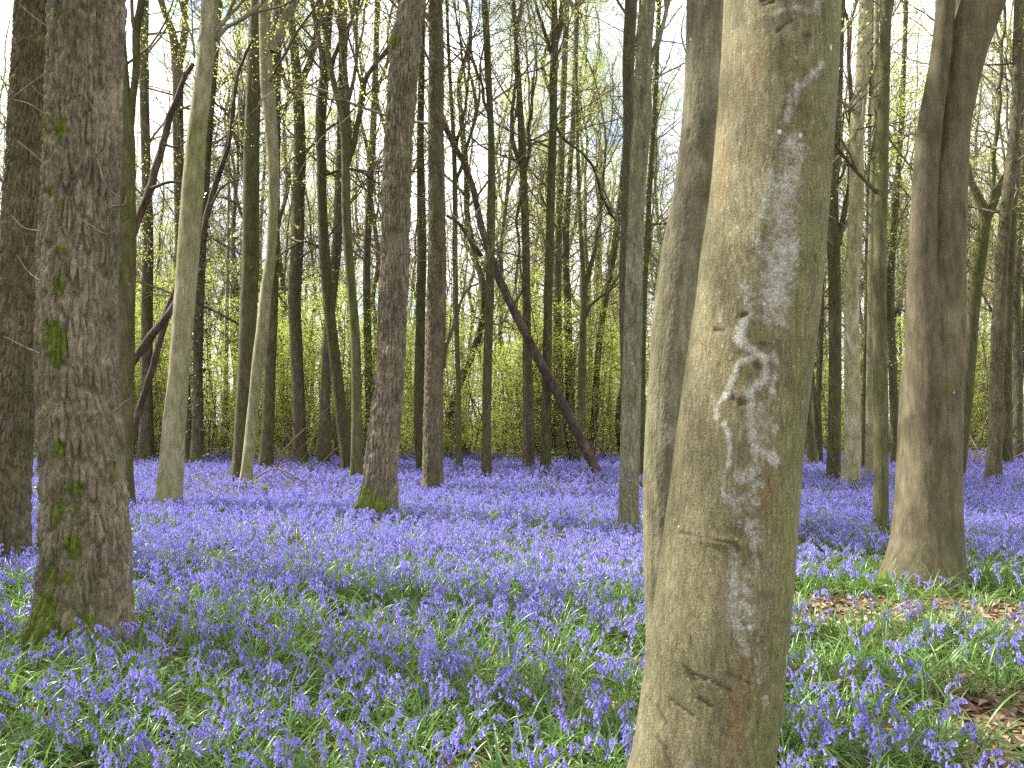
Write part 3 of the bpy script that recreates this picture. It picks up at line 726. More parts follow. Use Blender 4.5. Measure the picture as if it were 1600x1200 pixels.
# ---- brown right beech with two fused stems
def prep_right(t):
    pa = t.cylp()
    t.attrs['moss'] = np.maximum.reduce([0.8 * t.blob(x, y, rx, ry) for x, y, rx, ry in [(1475, 580, 8, 10), (1458, 610, 8, 8), (1462, 528, 14, 6), (1425, 540, 6, 20), (1425, 590, 6, 16), (1385, 908, 20, 16), (1470, 915, 50, 12)]])
    t.disp += 0.006 * (fbm(pa * np.array([14, 14, 3]), 3, 4) - .5).reshape(t.RR.shape) + 0.0025 * (fbm(pa * np.array([90, 90, 9]), 8, 3) - .5).reshape(t.RR.shape)
    t.disp += 0.02 * t.blob(1400, 890, 24, 30)
rb_root, rb_tr = tree('thick smooth brown beech with two fused stems and flared foot, at right', 7.2,
     [(1443, 915, 126), (1446, 880, 112), (1449, 840, 102), (1450, 780, 94), (1452, 700, 91), (1456, 600, 89), (1463, 520, 84), (1471, 400, 68), (1480, 300, 58), (1488, 200, 52), (1502, 100, 64), (1531, 0, 76), (1562, -90, 70), (1590, -200, 60)],
     'brownbeech', nb=0, prep=prep_right, nside=170, dz=0.014, ztop=6.0, crown_h=11, lump=0.018, flare=0.16, flare_h=0.22, lobes=4)
lt = Trunk([(1452, 720, 40), (1449, 620, 56), (1444, 520, 54), (1442, 400, 41), (1445, 300, 38), (1453, 200, 37), (1468, 100, 31), (1478, 0, 28), (1484, -150, 28)], 7.08, nside=60, dz=0.04, crown_h=11, seed=77, lump=0.03, flare=0, ground_pt=False)
lt.attrs['moss'] = np.zeros_like(lt.RR)
lt.build('stem', M['brownbeech'], rb_root); crown_child(rb_root, lt)

# ---- lichen-green trunk and its dark partner
def prep_lich(t):
    t.rugged(0.022, 0.006, 2.5, 61)
    for x, y in [(990, 445), (992, 400), (985, 510), (997, 560), (985, 620), (990, 665), (975, 690), (1003, 228), (1000, 140), (982, 760), (987, 560)]:
        t.disp += 0.012 * t.blob(x, y, 3.5, 3) - 0.016 * t.blob(x, y + 1, 1.6, 1.6)
tree('slim grey-green trunk with crusty lichen and knots, left of the grey-brown beech', 10.2,
     [(982, 822, 32), (982, 790, 29), (984, 720, 31), (986, 640, 31), (988, 560, 30), (990, 480, 29), (991, 420, 28), (994, 330, 26), (998, 250, 29), (1004, 180, 31), (1004, 130, 27), (1008, 60, 24), (1014, 0, 22), (1018, -80, 20)],
     'lichen', nb=3, prep=prep_lich, nside=90, dz=0.022, ztop=7.8, crown_h=10.5, lump=0.03, zb=(7, 10), limbs=[[(1012, 110, 8), (1022, 80, 8), (1035, 40, 7), (1045, 0, 6), (1052, -60, 5)]])
tree('dark trunk close behind the grey-green lichened trunk', 13.0,
     [(979, 760, 17), (978, 600, 17), (976, 400, 16), (980, 300, 16), (982, 200, 16), (982, 100, 19), (986, 0, 20), (988, -80, 19)],
     'rough', nb=4, nside=26, dz=0.07, crown_h=12, leaf=2, zb=(6, 11))
tree('narrow dark trunk showing as a strip between the lichened trunk and the grey-brown beech', 17.0,
     [(1004, 730, 9), (1004, 600, 9), (1006, 500, 8), (1010, 400, 8), (1016, 280, 8), (1024, 150, 7), (1030, 0, 7)], 'dark', nb=4, leaf=2,
     limbs=[[(1008, 420, 4), (1015, 385, 4), (1018, 350, 3.5), (1040, 348, 3), (1056, 340, 2.5)]])

# ---- left group
tree('smooth greenish trunk forking high up, behind the right edge of the mossy oak', 12.4,
     [(194, 792, 30), (193, 740, 27), (194, 650, 27), (195, 520, 28), (197, 400, 29), (198, 300, 26), (199, 220, 23), (196, 150, 16), (191, 70, 12), (187, 0, 11), (184, -80, 10)], 'green', nb=3, nside=40, dz=0.05, crown_h=11.5, zb=(7, 10.5),
     limbs=[[(203, 200, 12), (209, 140, 11), (214, 80, 12), (219, 0, 12), (222, -60, 11)]])
tree('pale smooth beech leaning right, first light trunk to the right of the mossy oak', 12.4,
     [(264, 790, 42), (266, 765, 38), (269, 720, 36), (273, 660, 34), (279, 590, 31), (286, 500, 31), (294, 400, 33), (301, 300, 33), (309, 200, 29), (317, 130, 26), (324, 60, 26), (328, 0, 25), (332, -90, 24)], 'pale', nb=2, nside=48, dz=0.04, crown_h=12, zb=(8, 11), lump=0.03, flare=0.1,
     limbs=[[(330, 75, 9), (340, 48, 8), (358, 25, 6), (378, 5, 5), (395, -20, 4)], [(338, 62, 8), (352, 45, 6), (385, 28, 5), (410, 8, 4)], [(304, 90, 4), (300, 60, 3), (290, 30, 2.5)]])
tree('dark rough trunk well behind, seen between the smooth greenish trunk and the pale leaning beech', 23,
     [(227, 726, 27), (228, 700, 22), (229, 600, 17), (230, 480, 17), (231, 380, 16), (228, 250, 14), (225, 120, 14), (226, 0, 13)], 'rough', nb=5, crown_h=15, zb=(6, 14))
tree('dark twin-topped trunk crossing behind the pale leaning beech', 23,
     [(292, 722, 18), (288, 600, 17), (284, 450, 17), (280, 300, 16), (278, 180, 16), (277, 100, 17), (270, 55, 12), (258, 20, 10), (245, -20, 9)], 'rough', nb=5, crown_h=15, zb=(6, 13),
     limbs=[[(279, 110, 12), (287, 60, 12), (289, 0, 11), (291, -50, 10)]])
ivy_root, ivy_tr = tree('ivy-clad dark trunk just right of the pale leaning beech', 22,
     [(308, 722, 20), (309, 650, 16), (309, 560, 15), (312, 450, 15), (318, 330, 14), (326, 200, 13), (336, 80, 12), (342, 0, 12)], 'rough', nb=4, crown_h=15, zb=(7, 14))
tree('greenish upright trunk whose foot touches the bent grey trunk beside it', 17,
     [(370, 752, 20), (373, 715, 18), (377, 660, 20), (382, 600, 23), (388, 500, 26), (391, 420, 26), (392, 330, 25), (394, 200, 24), (397, 100, 22), (401, 0, 18), (404, -60, 17)], 'green', nb=3, nside=34, dz=0.06, crown_h=13, zb=(7, 12))
tree('bent streaky grey trunk with a right-hand bough, between two darker trunks', 16,
     [(384, 760, 20), (386, 735, 17), (391, 690, 17), (396, 630, 16), (402, 580, 18), (409, 530, 20), (415, 460, 18), (423, 400, 15), (427, 330, 15), (427, 260, 17), (423, 190, 21), (417, 130, 22), (414, 60, 18), (412, 0, 14), (411, -60, 13)], 'pale', nb=2, nside=34, dz=0.06, crown_h=13, lump=0.07, zb=(8, 12),
     limbs=[[(424, 80, 15), (434, 50, 13), (448, 22, 12), (466, 0, 11), (480, -40, 10)]])
tree('dark straight trunk immediately behind the bent streaky trunk', 20,
     [(414, 738, 22), (417, 700, 19), (421, 600, 18), (425, 500, 17), (428, 400, 16), (430, 250, 15), (432, 120, 14), (434, 0, 13)], 'dark', nb=4, crown_h=13.5, zb=(7, 13))
tree('dark ivy-flecked trunk forking near the top, between the bent and the curved trunks', 22,
     [(468, 728, 28), (468, 700, 22), (466, 620, 19), (463, 540, 19), (460, 460, 20), (464, 400, 20), (467, 300, 19), (468, 200, 18), (465, 130, 16), (458, 60, 12), (452, 0, 11)], 'rough', nb=5, leaf=2, crown_h=15, zb=(6, 14),
     limbs=[[(470, 140, 12), (482, 100, 11), (492, 60, 10), (500, 0, 9)], [(462, 150, 8), (448, 130, 7), (438, 105, 6), (430, 80, 5)]])
tree('mossy trunk curving down to the right, just left of the straighter pale-footed trunk', 19,
     [(542, 742, 16), (541, 715, 18), (535, 660, 18), (528, 600, 18), (521, 540, 17), (514, 480, 17), (508, 410, 17), (504, 330, 15), (502, 250, 15), (502, 170, 17), (508, 110, 15), (512, 50, 13), (516, 0, 12)], 'dark', nb=4, crown_h=13.5, zb=(7, 13),
     limbs=[[(500, 165, 9), (502, 120, 8), (498, 60, 7), (488, 0, 7)], [(510, 130, 8), (525, 80, 7), (545, 45, 6), (560, 0, 5)], [(505, 390, 5), (480, 378, 4), (455, 385, 3), (435, 400, 2.5)], [(506, 275, 4), (520, 270, 4), (560, 268, 4), (592, 286, 2.5)]])
tree('straight brown trunk partly behind the curved mossy trunk', 22,
     [(504, 728, 20), (507, 680, 17), (509, 600, 15), (511, 540, 15), (518, 470, 15), (525, 400, 15), (530, 300, 14), (533, 200, 13), (537, 0, 12)], 'rough', nb=4, crown_h=14, zb=(7, 13))
tree('pale-footed trunk with a candelabra fork, just left of the mossy-footed oak', 18,
     [(557, 742, 20), (557, 715, 17), (557, 660, 16), (557, 600, 16), (555, 530, 15), (550, 460, 14), (545, 400, 15), (541, 330, 15), (540, 260, 13), (539, 215, 13), (533, 175, 11), (524, 140, 10), (515, 100, 9), (508, 50, 9), (501, 0, 8)], 'green', nb=3, crown_h=13, zb=(8, 12), nside=30,
     limbs=[[(541, 260, 12), (545, 215, 10), (543, 165, 9), (539, 120, 8), (534, 60, 8), (530, 0, 7)], [(544, 250, 10), (556, 210, 9), (564, 165, 9), (572, 125, 8), (590, 95, 7), (612, 70, 5)], [(542, 165, 7), (552, 130, 6), (558, 80, 5), (556, 20, 4)]])
tree('slim dark trunk between the curved trunk pair and the mossy-footed oak, further back', 25,
     [(578, 722, 14), (577, 640, 12), (575, 540, 12), (573, 420, 12), (578, 300, 11), (584, 180, 10), (588, 60, 9), (590, 0, 9)], 'rough', nb=5, leaf=3, crown_h=15, zb=(6, 15))
tree('thin dark trunk tucked between the mossy-footed oak and the dark straight oak', 20,
     [(656, 738, 10), (655, 690, 15), (655, 600, 16), (657, 500, 15), (659, 400, 15), (658, 300, 13), (657, 200, 11), (659, 100, 10), (660, 0, 9)], 'dark', nb=4, crown_h=13.5, zb=(7, 13))
# ---- centre group
tree('thin pale trunk second to the right of the dark straight oak', 20,
     [(718, 736, 11), (717, 700, 9), (716, 600, 8), (713, 500, 8), (711, 400, 8), (711, 300, 8), (709, 220, 7), (705, 150, 6), (701, 80, 5), (698, 0, 5)], 'green', nb=4, crown_h=13, zb=(6, 13), limbs=[[(710, 245, 6), (722, 190, 5), (730, 130, 4), (735, 60, 4)], [(711, 290, 6), (728, 230, 5), (742, 190, 5), (750, 150, 4)]])
tree('slender mossy trunk left of the leaning dead log, crossing its upper end', 18,
     [(760, 746, 16), (760, 700, 14), (761, 600, 14), (764, 500, 14), (766, 400, 14), (768, 300, 13), (767, 200, 10), (763, 120, 11), (760, 50, 11), (757, 0, 10)], 'dark', nb=4, crown_h=13, zb=(7, 12), limbs=[[(766, 185, 5), (758, 160, 5), (748, 120, 4), (735, 80, 3)]])
tree('brown multi-stemmed trunk behind the middle of the leaning dead log', 20,
     [(826, 736, 19), (826, 690, 18), (825, 600, 16), (823, 500, 13), (822, 400, 12), (820, 320, 12), (816, 240, 12), (812, 150, 9), (806, 60, 7), (802, 0, 7)], 'rough', nb=9, leaf=4, crown_h=13, zb=(5, 13), limbs=[[(812, 255, 8), (804, 225, 7), (800, 180, 6), (805, 120, 5), (808, 40, 4)], [(818, 280, 7), (826, 240, 6), (828, 190, 5), (835, 120, 4)], [(815, 300, 6), (808, 330, 5), (812, 380, 4), (806, 440, 3)]])
tree('dark upright trunk forking at the top, rising behind the leaning dead log', 19,
     [(853, 740, 17), (853, 700, 16), (854, 600, 15), (856, 500, 14), (858, 400, 13), (861, 300, 13), (864, 200, 12), (865, 120, 13), (867, 60, 12), (866, 0, 8)], 'dark', nb=6, leaf=2, crown_h=13, zb=(6, 12), limbs=[[(868, 70, 9), (876, 35, 8), (879, 0, 7), (882, -50, 6)], [(862, 85, 7), (848, 45, 6), (838, 10, 5), (830, -30, 5)], [(866, 190, 5), (880, 215, 5), (905, 235, 4), (925, 260, 5), (940, 300, 5), (952, 335, 5), (966, 348, 3)]])
tree('greenish trunk first right of the dark upright forked one behind the dead log', 24,
     [(877, 722, 18), (875, 660, 15), (872, 560, 14), (871, 460, 13), (872, 380, 12), (876, 280, 11), (880, 150, 10), (886, 0, 9)], 'green', nb=5, leaf=2, crown_h=15, zb=(5, 15))
tree('dark curving trunk second right of the dark upright forked one behind the dead log', 25,
     [(893, 720, 16), (891, 660, 14), (889, 560, 13), (887, 480, 12), (884, 400, 11), (888, 300, 9), (896, 180, 8), (902, 0, 8)], 'rough', nb=5, leaf=2, crown_h=15, zb=(5, 15))
tree('y-forked green trunk above the foot of the leaning dead log', 23,
     [(908, 724, 14), (908, 660, 13), (909, 580, 12), (911, 510, 11), (912, 460, 10), (910, 410, 7), (906, 340, 6), (903, 250, 6), (900, 100, 5)], 'green', nb=5, leaf=3, crown_h=14, zb=(5, 14), limbs=[[(912, 470, 9), (919, 430, 8), (926, 400, 7), (936, 350, 6), (942, 280, 5), (946, 200, 4)], [(912, 500, 5), (930, 470, 5), (950, 455, 4), (968, 440, 3)]])
tree('slanting slim trunk leaning right, just left of the grey-green lichened trunk', 25,
     [(922, 718, 10), (927, 670, 10), (931, 610, 10), (935, 550, 10), (941, 500, 10), (949, 450, 10), (958, 400, 11), (966, 340, 10), (974, 260, 9), (980, 160, 8)], 'dark', nb=5, leaf=3, crown_h=15, zb=(5, 14))
# ---- right group
tree('greenish trunk with lighter left edge, first right of the large lichened beech', 16.8,
     [(1303, 756, 20), (1303, 720, 19), (1304, 640, 19), (1305, 540, 19), (1304, 440, 19), (1302, 380, 20), (1301, 320, 17), (1306, 240, 13), (1310, 150, 12), (1313, 60, 11), (1316, 0, 10)], 'green', nb=3, leaf=2, nside=34, dz=0.06, crown_h=12.5, zb=(4, 11), limbs=[[(1297, 370, 7), (1291, 340, 6), (1300, 310, 5), (1312, 285, 4), (1320, 250, 4)], [(1310, 380, 10), (1318, 340, 9), (1326, 290, 9), (1330, 200, 8), (1326, 100, 6), (1322, 20, 5)]])
holly_near = tree('tall pale green beech, second right of the large lichened beech, bushy sprig at its foot', 16,
     [(1328, 760, 29), (1330, 735, 25), (1332, 690, 24), (1332, 600, 23), (1331, 520, 22), (1331, 440, 22), (1335, 380, 23), (1338, 300, 22), (1339, 200, 21), (1346, 130, 20), (1351, 60, 20), (1353, 0, 20), (1356, -60, 18)], 'pale', nb=3, leaf=2, nside=38, dz=0.06, crown_h=12.5, zb=(4, 11), lump=0.03, limbs=[[(1352, 60, 9), (1358, 90, 8), (1354, 130, 6)], [(1360, 180, 9), (1366, 130, 8), (1375, 80, 7), (1380, 0, 6)]])
tree('slim smooth green-grey trunk standing nearest in the group left of the fused brown beech', 9.6,
     [(1375, 832, 22), (1376, 800, 20), (1376, 720, 21), (1376, 640, 22), (1375, 540, 21), (1374, 440, 19), (1376, 340, 19), (1379, 240, 18), (1381, 140, 17), (1384, 60, 15), (1386, 0, 15), (1388, -80, 14)], 'green', nb=2, leaf=0, nside=40, dz=0.045, crown_h=10.5, zb=(7, 10), lump=0.03, limbs=[[(1368, 300, 6), (1350, 280, 6), (1325, 250, 5), (1302, 228, 4)]])
tree('narrow pale trunk seen in the gap left of the slim green-grey trunk', 18,
     [(1359, 742, 12), (1359, 690, 12), (1359, 600, 11), (1360, 500, 10), (1361, 400, 10), (1364, 280, 9), (1368, 150, 9), (1370, 0, 8)], 'pale', nb=3, leaf=1, crown_h=12.5, zb=(4, 12))
tree('thinnest dark trunk wedged beside the tall pale green beech', 20,
     [(1348, 735, 6), (1349, 650, 6), (1352, 560, 6), (1354, 460, 7), (1357, 340, 8), (1360, 220, 8), (1362, 100, 8), (1364, 0, 8)], 'dark', nb=4, leaf=2, crown_h=13, zb=(5, 13))
tree('dark bare trunk just left of the fused brown beech, behind the slim green-grey trunk', 22,
     [(1399, 726, 14), (1397, 650, 13), (1394, 560, 13), (1391, 500, 13), (1393, 420, 10), (1400, 320, 9), (1408, 200, 8), (1414, 60, 7), (1416, 0, 7)], 'dark', nb=6, leaf=1, crown_h=14, zb=(4, 14), limbs=[[(1391, 515, 8), (1384, 480, 7), (1386, 440, 6), (1392, 400, 5)]])
tree('twisting dark trunk seen just past the right edge of the large lichened beech', 22,
     [(1270, 730, 18), (1267, 690, 14), (1262, 640, 13), (1263, 580, 12), (1268, 500, 11), (1272, 430, 10), (1280, 330, 9), (1290, 200, 8), (1296, 0, 7)], 'green', nb=5, leaf=3, crown_h=14, zb=(3, 13))
tree('thin pole-like trunk right of the twisting dark trunk', 21,
     [(1282, 738, 8), (1281, 690, 8), (1279, 620, 8), (1282, 540, 9), (1284, 460, 8), (1283, 380, 7), (1288, 240, 6), (1292, 0, 5)], 'dark', nb=4, leaf=2, crown_h=13, zb=(3, 12))
tree('mossy green trunk forking into a wide V, right behind the fused brown beech', 18,
     [(1499, 744, 16), (1502, 700, 18), (1507, 640, 21), (1513, 560, 22), (1519, 480, 23), (1527, 420, 22), (1535, 370, 20), (1539, 335, 17), (1530, 310, 12), (1518, 285, 10), (1510, 250, 8), (1505, 180, 7), (1500, 60, 6)], 'green', nb=3, crown_h=12.5, zb=(8, 12), nside=30,
     limbs=[[(1541, 345, 14), (1554, 315, 12), (1568, 285, 12), (1576, 255, 11), (1582, 200, 9)], [(1548, 330, 6), (1552, 260, 6), (1560, 180, 6), (1565, 90, 5), (1570, 0, 4)]])
tree('upright grey-brown trunk near the right frame edge', 17,
     [(1552, 752, 23), (1554, 710, 20), (1556, 640, 20), (1558, 560, 20), (1562, 470, 19), (1566, 400, 18), (1573, 320, 17), (1582, 240, 17), (1588, 160, 14), (1590, 80, 14), (1592, 0, 13)], 'rough', nb=4, leaf=2, crown_h=12.5, zb=(5, 12), nside=30)
tree('darker trunk half hidden behind the upright grey-brown trunk at right', 22,
     [(1573, 726, 15), (1573, 660, 14), (1574, 560, 13), (1577, 450, 13), (1583, 330, 12), (1592, 200, 11), (1598, 0, 10)], 'dark', nb=5, leaf=3, crown_h=14, zb=(4, 13))
tree('ivy-dark trunk cut by the right frame edge', 24,
     [(1590, 722, 14), (1591, 640, 13), (1590, 540, 13), (1588, 450, 12), (1594, 340, 11), (1602, 200, 11), (1608, 0, 10)], 'rough', nb=5, leaf=3, crown_h=15, zb=(4, 14))

# ------------------------------------------------------------------ leaning dead wood
def deadlog(name, label, pts, d, d2, mat='dead', n=16, stubs=()):
    base = at(*pts[0][:2], d)
    root = empty(name, (base[0], base[1], float(gz(base[0], base[1]))), label, 'dead wood')
    o, P, Rr = px_limb(root, pts, d, M[mat], 'log', d2=d2, n=n, wob=0.04)
    me = o.data; k = len(me.vertices); co = np.empty(k * 3); me.vertices.foreach_get('co', co); co = co.reshape(-1, 3)
    co += (vnoise(co * np.array([26, 26, 26]), 5)[:, None] - 0.5) * 0.03; me.vertices.foreach_set('co', co.ravel())
    for s in stubs: px_limb(root, s, d, M[mat], 'branch', n=6)
    return root
deadlog('leaning_log', 'long reddish brown dead log leaning diagonally, its foot in the bluebells', [(938, 746, 15), (925, 720, 16), (900, 670, 16), (867, 607, 15), (838, 553, 15), (808, 495, 14), (786, 450, 13), (766, 400, 12), (750, 345, 11), (736, 285, 10), (719, 245, 9), (698, 205, 8), (684, 170, 6)], 18.4, 19.6,
        stubs=[[(752, 400, 8), (735, 375, 7), (715, 350, 5), (698, 335, 4)], [(780, 440, 5), (782, 410, 4), (776, 380, 3)], [(800, 480, 5), (815, 450, 4), (812, 420, 3)]])
deadlog('broken_stump', 'short pale broken snag propped beneath the foot of the leaning dead log', [(914, 740, 6), (912, 732, 6), (916, 726, 4)], 18.3, 18.3, 'stick')
deadlog('leaning_branch', 'curved brown dead branch rising behind the pale leaning beech to the upper left', [(206, 700, 9), (214, 655, 10), (232, 600, 10), (250, 530, 11), (268, 470, 12), (290, 425, 11), (312, 375, 10), (332, 305, 9), (348, 255, 9), (362, 190, 8), (368, 140, 6), (378, 100, 5), (398, 60, 4)], 15.0, 15.6, 'dead', 9, [[(345, 260, 5), (355, 225, 4), (362, 170, 3)], [(330, 320, 4), (350, 290, 3), (372, 280, 2)]])
deadlog('leaning_branch', 'straight dead branch slanting up right from behind the mossy oak', [(170, 620, 10), (208, 566, 13), (240, 520, 13), (262, 492, 11), (275, 470, 8), (290, 440, 6)], 14.6, 14.8, 'dead', 9)
deadlog('leaning_branch', 'crooked brown bough climbing beside the smooth greenish trunk', [(190, 470, 10), (197, 393, 12), (212, 350, 13), (233, 300, 13), (245, 255, 12), (257, 213, 11), (266, 180, 11), (277, 155, 9), (288, 120, 8), (302, 100, 6)], 13.0, 13.6, 'dead', 9, [[(235, 295, 6), (260, 285, 5), (290, 285, 4)], [(255, 225, 5), (275, 230, 3), (290, 215, 2)]])

# ------------------------------------------------------------------ woodland behind
def zone_label(px):
    zs = [(-400, 60, 'left of the mossy oak'), (60, 215, 'behind the mossy oak'), (215, 350, 'behind the pale leaning beech'), (350, 480, 'behind the bent streaky trunk'), (480, 600, 'left of the mossy-footed oak'), (600, 700, 'behind the two middle oaks'),
          (700, 800, 'left of the leaning dead log'), (800, 900, 'behind the leaning dead log'), (900, 1000, 'left of the lichened grey-green trunk'), (1000, 1240, 'behind the large lichened beech'), (1240, 1400, 'behind the pale green beech at right'), (1400, 1520, 'behind the fused brown beech'), (1520, 2200, 'at the right frame edge')]
    for a, b, t in zs:
        if a <= px < b: return t
    return 'at the picture edge'
pr = np.random.default_rng(21)
placed = [(t[1].base[0], t[1].base[1]) for t in TREES]
def free(x, y, m):
    return all((x - a) ** 2 + (y - b) ** 2 > m * m for a, b in placed)
WLAB = {}
nbg = 0; tries = 0
while nbg < 135 and tries < 6000:
    tries += 1
    y = 24 + 34 * pr.random() ** 0.8; x = pr.uniform(-0.72, 0.72) * y
    if not free(x, y, 1.5): continue
    px = 800 + FPX * x / y
    if 1010 < px < 1225 and pr.random() < 0.7: continue
    placed.append((x, y)); nbg += 1
    k = int(pr.integers(len(WOOD))); tm, cm, fm = WOOD[k]
    z = zone_label(px); far = 'mid-distance' if y < 33 else ('distant' if y < 45 else 'farthest')
    root = empty('woodland_tree', (x, y, 0), f'slim dark {far} tree, {z}', 'tree', f'{far} trees, {z}', pr.uniform(0, 6.28))
    s = pr.uniform(0.75, 1.1)
    w = s * pr.uniform(0.55, 1.1)
    WLAB.setdefault(root['group'], []).append((w / y, root, ('thinner', 'thicker'), ('thinnest', 'medium-thick', 'thickest'), f'dark {far} tree, {z}'))
    root.scale = (w, w, s)
    link('trunk', tm, root); c = link('crown', cm, root)
    if pr.random() < 0.9: link('foliage', fm, c)
# leafy saplings along the far edge of the flowers
ns = 0; tries = 0
while ns < 225 and tries < 6000:
    tries += 1
    y = 24.5 + 21 * pr.random() ** 1.5; x = pr.uniform(-0.74, 0.74) * y
    px = 800 + FPX * x / y
    if 1010 < px < 1225: continue
    if px > 1240 and y < 29: continue
    if px > 1240 and pr.random() < 0.3: continue
    ns += 1
    sm, fm = SAPL[int(pr.integers(len(SAPL)))]
    z = zone_label(px); far = 'nearer' if y < 32 else 'farther'
    root = empty('leafy_sapling', (x, y, 0), f'{far} lime-green leafy sapling, {z}', 'sapling', f'{far} saplings, {z}', pr.uniform(0, 6.28))
    root.scale = (pr.uniform(0.8, 1.25),) * 2 + (pr.uniform(0.65, 1.15),)
    st = link('stem', sm, root); link('foliage', fm, root)
    WLAB.setdefault(root['group'], []).append((root.scale[2] * max(v.co.z for v in sm.vertices) / y, root, ('shorter', 'taller'), ('shortest', 'middle-height', 'tallest'), f'{far} lime-green leafy sapling, {z}'))

for L in WLAB.values():
    L.sort(key=lambda q: q[0])
    if len(L) in (2, 3):
        for i, q in enumerate(L): q[1]['label'] = (q[2] if len(L) == 2 else q[3])[i] + ' ' + q[4]
# ivy on the ivy-clad trunk and a dark evergreen mass behind it
def ivy_on(root, tr, z0, z1, n, rad, seed):
    r = np.random.default_rng(seed)
    z = r.uniform(z0, z1, n); i = np.clip(np.searchsorted(tr.P[:, 2], z), 0, len(tr.P) - 1)
    a = r.uniform(0, 6.283, n); rr = tr.R[i] + np.abs(r.normal(0, rad, n)) * (0.3 + fbm(np.column_stack([a, z * 0.8, z * 0]), 3, 2) * 1.4)
    C = tr.P[i] + np.column_stack([np.cos(a) * rr, np.sin(a) * rr, np.zeros(n)])
    tips = [(c, None, np.array([c, c + r.normal(0, .05, 3)])) for c in C]
    V, F, va = leaves_at(r, tips, 2, 0.085, 0.8, 0.06)
    link('foliage', mesh('foliage', V - np.array(root.location), F, False, {'var': va}, [M['ivy']]), root)
ivy_on(ivy_root, ivy_tr, 1.0, 12.0, 1400, 0.10, 5)
r = np.random.default_rng(55); out, tips = [], []
P = np.column_stack([np.zeros(9), np.zeros(9), np.linspace(0, 13, 9)]); out.append((P, 0.12 * (1 - 0.8 * np.linspace(0, 1, 9))))
for zz in np.arange(4.0, 12.8, 0.16):
    a = r.uniform(0, 6.283)
    grow(r, np.array([0, 0, zz]), nrm(np.array([math.cos(a), math.sin(a), r.uniform(-0.1, 0.6)])), r.uniform(0.9, 2.0) * (1.25 - 0.07 * zz), 0.016, 2, out, tips, nseg=(6, 6, 5, 4), kids=(4, 4, 4, 3), maxl=3, trop=-0.02, wob=0.2)
V, F = tubes(out, 4); p = at(352, 650, 29)
hr = empty('holly_tree', (p[0], p[1], 0), 'dark evergreen holly with glossy leaves, between the pale leaning beech and the greenish upright trunk', 'tree')
link('trunk', mesh('trunk', V, F, True, mats=[M['twig']]), hr)
V, F, va = leaves_at(r, tips, 9, 0.075, 0.7, 0.14); link('foliage', mesh('foliage', V, F, False, {'var': va}, [M['ivy']]), hr)

# ------------------------------------------------------------------ scatter (geometry nodes)
def gn_scatter(name, pts, rot, scl, idx, col, parent=None):
    me = bpy.data.meshes.new(name); n = len(pts)
    me.vertices.add(n); me.vertices.foreach_set('co', np.asarray(pts, np.float32).ravel())
    a = me.attributes.new('rot', 'FLOAT_VECTOR', 'POINT'); a.data.foreach_set('vector', np.asarray(rot, np.float32).ravel())
    a = me.attributes.new('scl', 'FLOAT', 'POINT'); a.data.foreach_set('value', np.asarray(scl, np.float32))
    a = me.attributes.new('idx', 'INT', 'POINT'); a.data.foreach_set('value', np.asarray(idx, np.int32))
    o = link(name, me, parent)
    ng = bpy.data.node_groups.new(name, 'GeometryNodeTree')
    ng.interface.new_socket('Geometry', in_out='INPUT', socket_type='NodeSocketGeometry'); ng.interface.new_socket('Geometry', in_out='OUTPUT', socket_type='NodeSocketGeometry')
    N = ng.nodes; gi, go = N.new('NodeGroupInput'), N.new('NodeGroupOutput')
    ci = N.new('GeometryNodeCollectionInfo'); ci.inputs['Collection'].default_value = col; ci.inputs['Separate Children'].default_value = True; ci.inputs['Reset Children'].default_value = True
    ip = N.new('GeometryNodeInstanceOnPoints'); ip.inputs['Pick Instance'].default_value = True
    def na(nm, t):
        x = N.new('GeometryNodeInputNamedAttribute'); x.data_type = t; x.inputs['Name'].default_value = nm; return x.outputs['Attribute']
    er = N.new('FunctionNodeEulerToRotation')
    L = ng.links.new
    L(gi.outputs[0], ip.inputs['Points']); L(ci.outputs[0], ip.inputs['Instance']); L(na('rot', 'FLOAT_VECTOR'), er.inputs[0]); L(er.outputs[0], ip.inputs['Rotation'])
    L(na('scl', 'FLOAT'), ip.inputs['Scale']); L(na('idx', 'INT'), ip.inputs['Instance Index']); L(ip.outputs[0], go.inputs[0])
    md = o.modifiers.new('scatter', 'NODES'); md.node_group = ng
    return tag(o, kind='stuff')
def kit(name, meshes):
    c = bpy.data.collections.new(name)
    for m in meshes: c.objects.link(bpy.data.objects.new(m.name, m))
    return c

# ------------------------------------------------------------------ bluebell plant
def bell(r, top, ax, L, w):
    """nodding six-lobed bell"""
    ax = ax / np.linalg.norm(ax); u = nrm(np.cross(ax, np.array([0.3, 0.9, 0.1]))); v = np.cross(ax, u)
    th = np.arange(6) * math.pi / 3
    rings = []
    for f, rr in ((0, .25), (.18, .8), (.7, .95), (1.0, 1.35)):
        rings.append(top + ax * L * f + w * rr * (np.cos(th)[:, None] * u + np.sin(th)[:, None] * v))
    tipr = top + ax * L * 0.93 + w * 2.25 * (np.cos(th + 0.5)[:, None] * u + np.sin(th + 0.5)[:, None] * v)
    V = np.concatenate(rings + [tipr])
    F = []
    for i in range(3):
        for k in range(6): F.append((i * 6 + k, i * 6 + (k + 1) % 6, i * 6 + 6 + (k + 1) % 6, i * 6 + 6 + k))
    Tt = [(18 + k, 18 + (k + 1) % 6, 24 + k) for k in range(6)]
    return V, np.array(F), np.array(Tt)
